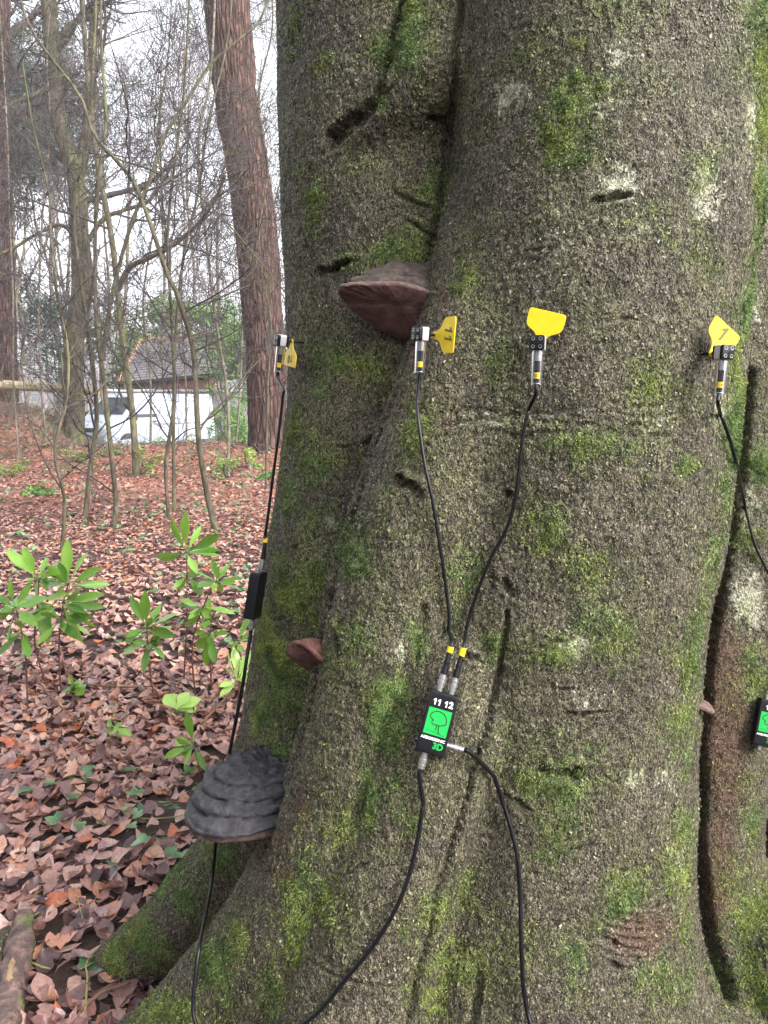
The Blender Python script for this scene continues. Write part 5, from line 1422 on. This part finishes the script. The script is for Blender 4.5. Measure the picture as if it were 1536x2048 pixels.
MIDT = [((40, 905), 17, 13, -.04), ((90, 890), 19, 16, .02), ((300, 900), 22, 15, .03), ((380, 905), 21, 12, -.03), ((480, 912), 20, 13, .02), ((212, 890), 24, 18, -.02), ((560, 905), 23, 14, .01), ((-60, 900), 18, 18, .02), ((640, 905), 20, 22, .02), ((-160, 930), 15, 20, 0)]
LABM = ['thin bare tree on the brown bank left of the oak', 'bare tree with pale twigs close beside the oak', 'bare tree behind the van roof', 'slim bare tree before the brick wall of the outbuilding', 'bare tree rising behind the leaning sapling near the ridged trunk', 'bare tree between the oak and the tiled verge', 'bare tree half hidden behind the beech trunk edge', 'bare tree at the outer end of the bank', 'bare tree hidden behind the beech', 'bare tree far out past the seedlings']
for i, ((u, v), Y, w, ln) in enumerate(MIDT):
    rg = np.random.default_rng(300 + i)
    px = [(u + ln * (v - q) + rg.normal(0, 9), q) for q in (v, 760, 600, 430, 260, 90, -80)]
    wood_tree('bare_tree', px, Y, w * .75, w * .25, M_BK_GREY, LABM[i], 200 + i, 14, 90, 520, t0=.25, group='bare trees in the middle distance', fine=M_BK_DARK, twig_r=.004)
for i in range(9):
    rg = np.random.default_rng(400 + i)
    u = [30, 110, 180, 250, 320, 390, 450, 520, 590][i]; Y = rg.uniform(34, 46)
    px = [(u + rg.normal(0, 10), q) for q in (830, 700, 560, 400, 240, 120)]
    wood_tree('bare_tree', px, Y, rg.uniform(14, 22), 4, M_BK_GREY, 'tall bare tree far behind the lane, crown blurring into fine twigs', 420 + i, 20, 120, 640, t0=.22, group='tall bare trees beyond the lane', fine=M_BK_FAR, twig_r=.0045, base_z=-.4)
# the wood beyond: reads as one mass of stems and twigs
Tw = Twigs(); rg = np.random.default_rng(77)
n = 130
bx, by = rg.uniform(-48, 30, n), rg.uniform(52, 80, n); hh = rg.uniform(6, 13, n)
P = np.zeros((n, 8, 3)); P[:, 0] = np.stack([bx, by, ground_z(bx, by) - .3], 1)
for k in range(1, 8): P[:, k] = P[:, k - 1] + np.stack([rg.normal(0, .25, n), rg.normal(0, .2, n), hh / 7], 1)
R = np.linspace(.16, .03, 8)[None] * rg.uniform(.6, 1.3, n)[:, None]
Tw.add(P, R, 5)
P1, R1 = sprout(rg, P, R, n * 12, 1.5, 4.0, .2, 1, 45, 6, .2, .4, .5); Tw.add(P1, np.maximum(R1, .012), 3)
P2, R2 = sprout(rg, P1, R1, n * 40, .7, 1.9, .1, 1, 42, 4, .2, .2, .6); Tw.add(P2, np.maximum(R2, .007), 3)
P3, R3 = sprout(rg, P2, R2, n * 60, .4, 1.0, .1, 1, 42, 3, .2, .2, .6); Tw.add(P3, np.maximum(R3, .006), 3)
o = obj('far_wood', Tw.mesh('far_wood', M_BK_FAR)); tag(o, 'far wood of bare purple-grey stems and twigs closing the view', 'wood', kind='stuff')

# ---- evergreen foliage
def foliage_mat(name, lo, mid, hi, sc=1.4, trans=.2):
    M = Mat(name); v = M.coords('Object'); n = M.noise(v, sc, 4, .7); n2 = M.noise(v, 14, 2)
    c = M.ramp(M.math('ADD', M.math('MULTIPLY', n, .55), M.math('MULTIPLY', n2, .45)), [(.35, lo), (.5, mid), (.66, hi)])
    M.set(color=c, rough=.45, Specular_IOR_Level=.4)
    tl = M.node('ShaderNodeBsdfTranslucent'); M.link(c, tl.inputs['Color'])
    mx = M.node('ShaderNodeMixShader'); mx.inputs[0].default_value = trans
    M.link(M.b.outputs[0], mx.inputs[1]); M.link(tl.outputs[0], mx.inputs[2]); M.link(mx.outputs[0], M.n['Material Output'].inputs['Surface'])
    return M.m
M_FOL_G = foliage_mat('shrub_foliage', srgb(48, 74, 34), srgb(88, 122, 56), srgb(140, 170, 90))
M_FOL_D = foliage_mat('conifer_foliage', srgb(26, 40, 32), srgb(46, 66, 52), srgb(78, 100, 80), .8, .1)
M_FOL_Y = foliage_mat('bramble_foliage', srgb(62, 76, 34), srgb(106, 122, 58), srgb(160, 170, 96))
def leaf_cloud(rg, centres, radii, n, size, flat=.5, needle=False):
    ci = rg.integers(len(centres), size=n)
    d = rg.normal(size=(n, 3)); d /= np.linalg.norm(d, axis=1)[:, None]
    rad = rg.uniform(.25, 1, n) ** .45
    C = np.array(centres)[ci] + d * rad[:, None] * np.array(radii)[ci]
    a = rg.normal(size=(n, 3)); a[:, 2] *= flat; a /= np.linalg.norm(a, axis=1)[:, None]
    b = np.cross(a, rg.normal(size=(n, 3))); b /= np.linalg.norm(b, axis=1)[:, None]
    s = size * rg.uniform(.6, 1.3, n)[:, None]; w = (.20 if needle else .38)
    c = np.cross(a, b)
    V_ = np.stack([C - a * s * .5, C + b * s * w * .5 + c * s * .06, C + a * s * .5, C - b * s * w * .5 + c * s * .06], 1).reshape(-1, 3)
    F_ = np.arange(n * 4).reshape(n, 4)
    return V_, F_
def shrub(name, u0, u1, v0, v1, Y, n, size, mat, label, seed, cat='shrub', group=None, lobes=14, stems=7, base=None, needle=False, dy=1.2):
    rg = np.random.default_rng(seed)
    a, b = at(u0, v1, Y), at(u1, v0, Y)
    zb = base if base is not None else float(ground_z((a[0] + b[0]) / 2, Y))
    w, h = b[0] - a[0], b[2] - a[2]
    T = thing(name, label, cat, ((a[0] + b[0]) / 2, Y, zb), group)
    C = np.stack([rg.uniform(a[0] + .1 * w, b[0] - .1 * w, lobes), Y + rg.normal(0, dy * .5, lobes), a[2] + h * rg.uniform(.1, .88, lobes)], 1)
    Rr = np.stack([rg.uniform(.12, .28, lobes) * w, rg.uniform(.4, .8, lobes) * dy, rg.uniform(.12, .26, lobes) * h], 1)
    V_, F_ = leaf_cloud(rg, C, Rr, n, size, .5, needle)
    V_[:, 2] = np.maximum(V_[:, 2], zb + .02)
    obj('foliage', mesh_from('foliage', V_, F_, mat, smooth=False), T)
    Tw = Twigs()
    root = np.array([(a[0] + b[0]) / 2, Y, zb - .1])
    P = np.zeros((stems, 6, 3)); tg = C[rg.integers(lobes, size=stems)]
    for k in range(6):
        f = k / 5; P[:, k] = (root + rg.normal(0, .08, (stems, 3)) * np.array([w * .5, 1, 0])) * (1 - f) + tg * f + rg.normal(0, .03, (stems, 3)) * h
    R = np.linspace(.035, .01, 6)[None] * np.ones((stems, 1)) * max(1, h / 3)
    Tw.add(P, R, 5); obj('stems', Tw.mesh('stems', M_BK_GREY), T)
    return T
shrub('evergreen_shrub', 205, 285, 612, 790, 41, 3200, .22, M_FOL_G, 'bright evergreen shrub at the tiled verge of the outbuilding', 501)
shrub('evergreen_shrub', 262, 430, 590, 700, 44, 4200, .24, M_FOL_G, 'evergreen hedge rising behind the roof ridge', 502, base=-.3)
shrub('evergreen_shrub', 392, 500, 590, 790, 33, 4200, .17, M_FOL_G, 'tall evergreen shrub between the roof and the ridged trunk', 503)
shrub('evergreen_shrub', 418, 505, 780, 905, 24, 3000, .12, M_FOL_G, 'low ivy-clad shrub beside the rear of the van', 504)
shrub('evergreen_shrub', 480, 600, 640, 800, 30, 3000, .16, M_FOL_D, 'dark evergreen shrub behind the ridged trunk', 505)
shrub('evergreen_shrub', 20, 200, 560, 790, 38, 4200, .22, M_FOL_D, 'dull green thicket behind the oak', 506, dy=2)
for i, (u, v, w, h) in enumerate([(90, 985, 60, 22), (150, 930, 60, 30), (225, 925, 50, 28), (292, 935, 60, 60), (330, 905, 70, 36), (395, 915, 60, 44), (455, 950, 50, 36), (500, 930, 40, 50), (60, 915, 70, 36), (20, 950, 60, 30), (530, 950, 40, 30)]):
    Y = on_ground(u, v + h * .3)[1]; Y = min(max(Y, 12), 18.5)
    shrub('bramble', u - w // 2, u + w // 2, v - h, v + h // 3, Y, 420, .075, M_FOL_Y if i % 2 else M_FOL_G, 'low green bramble sprawling at the far edge of the leaf carpet', 520 + i, 'bramble', 'low brambles at the far edge of the leaf carpet', 6, 5, dy=.4)
shrub('conifer', -140, 70, -40, 470, 34, 22000, .34, M_FOL_D, 'dark conifer with drooping needle sprays behind the oak', 540, 'tree', None, 40, 12, base=-.4, needle=True, dy=3)
shrub('conifer', 40, 190, 40, 420, 46, 12000, .40, M_FOL_D, 'further dark conifer seen through the oak limbs', 541, 'tree', None, 26, 10, base=.0, needle=True, dy=3)

# brushwood: tangle of dead twigs on the bank and along the crest
rg = np.random.default_rng(900); Tw = Twigs()
n = 2600
y = rg.uniform(15.2, 22, n); x = np.where(rg.uniform(size=n) < .45, rg.uniform(-15, -8.0, n), rg.uniform(-12, 1.5, n))
P = np.zeros((n, 5, 3)); P[:, 0] = np.stack([x, y, ground_z(x, y) - .02], 1)
d = rg.normal(size=(n, 3)) * np.array([1, .8, .0]); d[:, 2] = np.abs(rg.normal(.5, .45, n)); d /= np.linalg.norm(d, axis=1)[:, None]
L = rg.uniform(.25, 1.0, n)
for k in range(1, 5):
    d = d + rg.normal(0, .22, (n, 3)) - np.array([0, 0, .05]); d /= np.linalg.norm(d, axis=1)[:, None]
    P[:, k] = P[:, k - 1] + d * (L / 4)[:, None]
P[:, :, 2] = np.maximum(P[:, :, 2], ground_z(P[:, :, 0], P[:, :, 1]) - .03)
Tw.add(P, np.linspace(.0075, .003, 5)[None] * rg.uniform(.6, 1.3, n)[:, None], 3)
o = obj('brushwood', Tw.mesh('brushwood', M_BK_GREY)); tag(o, 'tangle of dead brown twigs over the bank and the far edge of the leaves', 'brushwood', kind='stuff')
# ------------------------------------------------------------------ lane, van, wall, outbuilding, fallen log
def slab(name, poly, z, mat):
    me_ = mesh_from(name, [(x, y, z) for x, y in poly], [tuple(range(len(poly)))], mat); o = obj(name, me_); o['kind'] = 'structure'; return o
def asphalt():
    M = Mat('lane_asphalt'); v = M.coords('Object'); n = M.noise(v, 60, 4)
    return M.set(color=M.ramp(n, [(.3, (.035, .035, .035)), (.7, (.075, .072, .07))]), rough=.9, normal=M.bump(n, .4, .01))
LANE_Z = -.40
slab('lane', [(-60, 23.8), (40, 23.8), (40, 33.6), (-60, 33.6)], LANE_Z + .07, asphalt())
M_VAN = plain('white_van_paint', srgb(160, 167, 180), .3, 0, .5, .02, 20)
M_GLASS = plain('dark_window_glass', (.02, .024, .028, 1), .06, 0, .6)
M_TRIM = plain('black_trim', (.02, .02, .022, 1), .6)
M_GREYB = plain('grey_bumper', srgb(120, 122, 128), .6)
M_LAMP = plain('lamp_glass', srgb(206, 212, 220), .1)
M_TYRE = plain('tyre_rubber', (.015, .015, .016, 1), .85)
M_RIM = plain('wheel_steel', srgb(150, 152, 156), .4, .6)
M_REDL = plain('red_lamp', srgb(150, 20, 18), .2)
def make_van(C, yaw):
    """x = length (nose at +x), y = width, z up; C on the lane"""
    T = thing('van', 'white panel van with grey bumper parked on the lane behind the slim trees', 'van', tuple(C))
    Mx = Matrix.Translation(Vector(C)) @ Matrix.Rotation(yaw, 4, 'Z')
    def fin(mb, nm, mat, par=T, **k): return place(mb.build(nm, mat, par, world_space=False, **k), Mx)
    side = [(-2.45, .42), (-2.5, .75), (-2.47, 1.85), (-2.38, 2.0), (.75, 2.02), (1.0, 1.95), (1.72, 1.28), (2.30, 1.10), (2.47, .92), (2.52, .55), (2.45, .40)]
    # body: sections across the width, tumblehome towards the roof
    secs = []
    ys = [-.98, -.96, -.80, .80, .96, .98]
    V_, F_ = [], []
    for y in ys:
        e = abs(y)
        for x, z in side:
            inset = .10 * max(0, (z - 1.05)) if e > .9 else 0
            yy = math.copysign(e - inset, y)
            sx = .985 if e > .97 else (1.0 if e > .9 else 1.012)
            zz = z if e < .97 else min(z, z - .012 * (z > 1.9))
            V_.append((x * sx, yy, zz + (.03 if e < .9 and z > 1.9 else 0)))
    n = len(side)
    for j in range(len(ys) - 1):
        for i in range(n):
            F_.append((j * n + i, j * n + (i + 1) % n, (j + 1) * n + (i + 1) % n, (j + 1) * n + i))
    F_.append(tuple(range(n - 1, -1, -1))); F_.append(tuple((len(ys) - 1) * n + i for i in range(n)))
    mb = MB(); mb.add(V_, F_); body = fin(mb, 'body', M_VAN, bevel=.03, seg=2)
    def quad(nm, pts, mat, par=T, th=.02):
        a = np.array(pts, float); nrm = np.cross(a[1] - a[0], a[2] - a[0]); nrm /= np.linalg.norm(nrm)
        V2 = np.vstack([a + nrm * th, a - nrm * .02]); m = len(a)
        F2 = [tuple(range(m)), tuple(range(2 * m - 1, m - 1, -1))] + [(i, i + m, (i + 1) % m + m, (i + 1) % m) for i in range(m)]
        mb = MB(); mb.add(V2, F2); return fin(mb, nm, mat, par, smooth=False)
    quad('windscreen', [(1.66, -.80, 1.34), (1.66, .80, 1.34), (1.07, .74, 1.90), (1.07, -.74, 1.90)], M_GLASS)
    for s in (-1, 1):
        y0, y1 = s * .965, s * .885
        d = fin(MB().prism([(.28, .55), (1.42, .55), (1.42, 1.22), (.98, 1.86), (.28, 1.90)], s * .955, s * .963), 'door', M_VAN, smooth=False)
        pts = [(.34, s * .953, 1.25), (1.40, s * .953, 1.25), (.98, s * .905, 1.78), (.34, s * .902, 1.82)]
        quad('door_window', pts if s > 0 else pts[::-1], M_GLASS, d, .012)
        fin(MB().box((.45, s * .985, 1.12), (.16, .03, .04)), 'door_handle', M_TRIM, d)
        fin(MB().box((1.46, s * 1.12, 1.30), (.12, .20, .28)), 'mirror', M_TRIM, bevel=.03)
        fin(MB().box((2.32, s * .74, .93), (.34, .34, .26)), 'headlight', M_LAMP, bevel=.05)
        fin(MB().box((-2.49, s * .90, 1.15), (.04, .10, .55)), 'tail_light', M_REDL)
        fin(MB().box((-.90, s * .972, 1.02), (2.5, .02, .05)), 'side_rail', M_GREYB)
        for x in (-1.55, 1.62):
            w = fin(MB().tube([(x, s * .74, .33), (x, s * .97, .33)], .335, 24), 'wheel', M_TYRE, bevel=.03)
            fin(MB().tube([(x, s * .93, .33), (x, s * .985, .33)], [.21, .17], 18), 'rim', M_RIM, w)
            fin(MB().tube([(x, s * .96, .36), (x, s * .972, .36)], .40, 24), 'wheel_arch', M_TRIM)
    fin(MB().box((2.44, 0, .52), (.24, 1.86, .30)), 'bumper', M_GREYB, bevel=.05)
    gr = fin(MB().box((2.47, 0, .86), (.10, 1.0, .16)), 'grille', M_TRIM, bevel=.02)
    fin(MB().box((-2.50, 0, .50), (.14, 1.8, .2)), 'rear_bumper', M_GREYB, bevel=.03)
    wp = MB(); wp.tube([(1.62, -.1, 1.37), (1.40, -.55, 1.58)], .015, 5); wp.tube([(1.62, .5, 1.37), (1.40, .05, 1.58)], .015, 5); fin(wp, 'wipers', M_TRIM)
    return T
vc = at(290, 860, 27); vc[2] = LANE_Z + .074
make_van(vc, math.radians(180 + 60))

# low pale wall behind the van
def wall_mat(name, a, b, c, sc=8):
    M = Mat(name); v = M.coords('Object'); n = M.noise(v, sc, 5, .7); n2 = M.noise(v, 1.2, 3)
    col = M.mix(.5, M.ramp(n, [(.3, a), (.5, b), (.7, c)]), M.ramp(n2, [(.3, srgb(170, 165, 160)), (.7, srgb(255, 255, 255))]), 'MULTIPLY')
    return M.set(color=col, rough=.85, normal=M.bump(n, .5, .02))
M_RENDER = wall_mat('pale_render', srgb(116, 112, 114), srgb(136, 132, 134), srgb(156, 152, 154))
M_COPE = wall_mat('coping_stone', srgb(150, 148, 150), srgb(186, 184, 184), srgb(214, 212, 212))
M_BRICK = wall_mat('brick', srgb(120, 84, 70), srgb(156, 112, 94), srgb(176, 138, 120), 20)
M_SLATE = wall_mat('slate', srgb(92, 88, 92), srgb(124, 118, 122), srgb(152, 146, 148), 14)
M_TERRA = wall_mat('terracotta', srgb(140, 96, 70), srgb(172, 126, 90), srgb(196, 156, 116), 10)
M_TIMB = wall_mat('dark_fascia', srgb(34, 30, 30), srgb(50, 46, 46), srgb(70, 64, 62))
YW = 34.3
a, b = at(190, 775, YW), at(520, 783, YW)
T = thing('garden_wall', 'low pale rendered wall with stone coping along the far side of the lane', 'wall', (float((a[0] + b[0]) / 2), YW, LANE_Z))
zt = 1.85
MB().box(((a[0] + b[0]) / 2, YW, (LANE_Z - .2 + zt) / 2), (b[0] - a[0], .25, zt - LANE_Z + .2)).build('wall_face', M_RENDER, T, smooth=False)
nseg = 14
for i in range(nseg):
    x = a[0] + (b[0] - a[0]) * (i + .5) / nseg
    MB().box((x, YW, zt + .055 + .01 * math.sin(i * 2.1)), ((b[0] - a[0]) / nseg - .02, .36, .10)).build('coping_stone', M_COPE, T, bevel=.015)

# outbuilding: gable roof of slates with terracotta ridge and verge tiles
eL, eR, rL, rR = at(237, 766, 37), at(430, 748, 35.5), at(281, 684, 40.2), at(470, 664, 38.6)
base_z = -.2
T = thing('outbuilding', 'small outbuilding with grey slate roof and orange ridge tiles behind the van', 'building', (float((eL[0] + eR[0]) / 2), 37.5, base_z))
along = eR - eL; up_s = (rL - eL)
nrm = np.cross(along, up_s); nrm /= np.linalg.norm(nrm); nrm = nrm if nrm[1] < 0 else -nrm
def rp(s, t, h=0): return eL + along * s + (rL + (rR - rL - along) * s - eL) * t + nrm * h
rows, colsn = 16, 22
sl = MB()
MB().add([rp(0, 0, 0), rp(1, 0, 0), rp(1, 1, 0), rp(0, 1, 0), rp(0, 0, -.12), rp(1, 0, -.12), rp(1, 1, -.12), rp(0, 1, -.12)], [(0, 1, 2, 3), (7, 6, 5, 4), (0, 4, 5, 1), (1, 5, 6, 2), (2, 6, 7, 3), (3, 7, 4, 0)]).build('roof_deck', M_TIMB, T, smooth=False)
rg = np.random.default_rng(9)
for i in range(rows):
    t0, t1 = i / rows, min(1, (i + 1.25) / rows)
    for j in range(colsn):
        s0 = (j + (.5 if i % 2 else 0)) / colsn - .5 / colsn * (i % 2); s0 = max(0, s0); s1 = min(1, s0 + .96 / colsn)
        h = .045 + rg.uniform(0, .015)
        V_ = [rp(s0, t0, h), rp(s1, t0, h), rp(s1, t1, .02), rp(s0, t1, .02), rp(s0, t0, h - .022), rp(s1, t0, h - .022)]
        sl.add(V_, [(0, 1, 2, 3), (0, 4, 5, 1)])
so = sl.build('slates', M_SLATE, T, smooth=False); so['kind'] = 'stuff'
for j in range(16):
    c = rp((j + .5) / 16, 1.0, .06); dx = along / 16 * .47
    q = [c - dx, c + dx]
    MB().tube([c - dx, c - dx * .9, c + dx * .9, c + dx], [.10, .09, .09, .09], 8).build('ridge_tile', M_TERRA, T)
for j in range(12):
    c = rp(.0, (j + .5) / 12, .06); dt = (rp(0, 1) - rp(0, 0)) / 12 * .48
    MB().tube([c - dt, c + dt], [.075, .065], 7).build('verge_tile', M_TERRA, T)
# far slope, gable and walls
bL, bR = 2 * rL - eL, 2 * rR - eR; bL[2] = eL[2]; bR[2] = eR[2]
MB().add([rL, rR, bR, bL], [(0, 1, 2, 3)]).build('rear_roof', M_SLATE, T, smooth=False)
inn = np.array([0, .25, 0]); f0, f1 = eL + inn + along * .02, eR + inn - along * .02
mid = f0 + (f1 - f0) * .42
def wall_piece(nm, p, q, mat, th=.2):
    d = (q - p); n2 = np.array([-d[1], d[0], 0]); n2 /= np.linalg.norm(n2); n2 *= th
    V_ = [(p[0], p[1], base_z), (q[0], q[1], base_z), (q[0], q[1], q[2] + .02), (p[0], p[1], p[2] + .02)]
    V_ = V_ + [tuple(np.array(v_) + n2) for v_ in V_]
    MB().add(V_, [(0, 1, 2, 3), (7, 6, 5, 4), (0, 4, 5, 1), (1, 5, 6, 2), (2, 6, 7, 3), (3, 7, 4, 0)]).build(nm, mat, T, smooth=False)
wall_piece('white_wall', f0, mid, M_RENDER)
wall_piece('brick_wall', mid + (f1 - f0) * .002, f1, M_BRICK)
g0 = eL + along * .03; g1 = bL + along * .03; gt = rL + along * .03
MB().add([(g0[0], g0[1], base_z), (g1[0], g1[1], base_z), tuple(g1), tuple(gt - np.array([0, 0, .1])), tuple(g0)], [(0, 1, 2, 3, 4)]).build('gable', M_BRICK, T, smooth=False)
MB().tube([rp(0, 0, -.05) + np.array([0, -.05, -.04]), rp(1, 0, -.05) + np.array([0, -.05, -.04])], .07, 8).build('gutter', M_TIMB, T)
dr = mid + (f1 - f0) * .30 + np.array([0, -.03, 0])
MB().box((dr[0], dr[1] - .02, base_z + 1.0), (.9, .08, 2.0)).build('door', M_TIMB, T, smooth=False)

# fallen trunk lying along the top of the brown bank
ld = [at(-90, 770, 21.6), at(0, 770, 21.6), at(80, 774, 21.5), at(150, 780, 21.4), at(196, 784, 21.2)]
k = spline(ld, 24)
T = thing('fallen_log', 'pale mossy fallen log lying along the brown bank', 'log', tuple(k[10]))
V_, F_ = tube_mesh(k, np.linspace(.15, .10, 24), 12)
axv = np.repeat(k, 12, 0); V_ = axv + (V_ - axv) * (.85 + .3 * fbm(V_, 4, 3, 9))[:, None]
mb = MB(); mb.add(V_, F_); mb.build('bark', bark('log_bark', srgb(104, 92, 70), srgb(150, 138, 112), srgb(190, 178, 150), .4), T, angle=math.radians(80))
MB().tube([k[-1] - (k[-1] - k[-2]) * .02, k[-1] + (k[-1] - k[-2]) * .05], .095, 12).build('sawn_end', M_CORE, T)
for i, kk in enumerate((6, 15)):
    MB().tube([k[kk], k[kk] + np.array([.1, -.2, .35]), k[kk] + np.array([.35, -.3, .8])], [.04, .025, .01], 6).build('branch_stub', M_BK_GREY, T)

# ------------------------------------------------------------------ unseen evergreens behind and beside the viewer, added to cut low sky light
rg = np.random.default_rng(1234)
cs_, rs_ = [], []
for k in range(46):
    a = math.radians(rg.uniform(20, 250)); d = rg.uniform(9, 16)          # from the right flank round behind the viewer to the left
    x, y = d * math.cos(math.radians(60) - a), d * math.sin(math.radians(60) - a)
    h = rg.uniform(3.5, 7.5)
    for q in range(4):
        cs_.append((x + rg.normal(0, .9), y + rg.normal(0, .9), h * (q + .5) / 4)); rs_.append((rg.uniform(.9, 1.7), rg.uniform(.9, 1.7), h * .2))
V_, F_ = leaf_cloud(rg, cs_, rs_, 26000, .55, .6)
V_[:, 2] = np.maximum(V_[:, 2], ground_z(V_[:, 0], V_[:, 1]) + .02)
o = obj('light_screen_thicket', mesh_from('light_screen_thicket', V_, F_, M_FOL_D, smooth=False)); tag(o, 'unseen evergreen thicket added around the viewer to cut low sky light', 'thicket', kind='stuff')

# ------------------------------------------------------------------ damp winter air
hb = MB().box((0, 78, 12.5), (240, 190, 29))
hz = hb.build('haze', None, smooth=False)
hm = bpy.data.materials.new('haze_air'); hm.use_nodes = True
hn = hm.node_tree.nodes; hn.clear()
pv = hn.new('ShaderNodeVolumePrincipled'); pv.inputs['Color'].default_value = (.86, .88, .96, 1); pv.inputs['Density'].default_value = .0014; pv.inputs['Anisotropy'].default_value = .2
ho = hn.new('ShaderNodeOutputMaterial'); hm.node_tree.links.new(pv.outputs[0], ho.inputs['Volume'])
hz.data.materials.append(hm); hz['kind'] = 'stuff'; hz['label'] = 'thin damp winter haze filling the wood'; hz['category'] = 'haze'
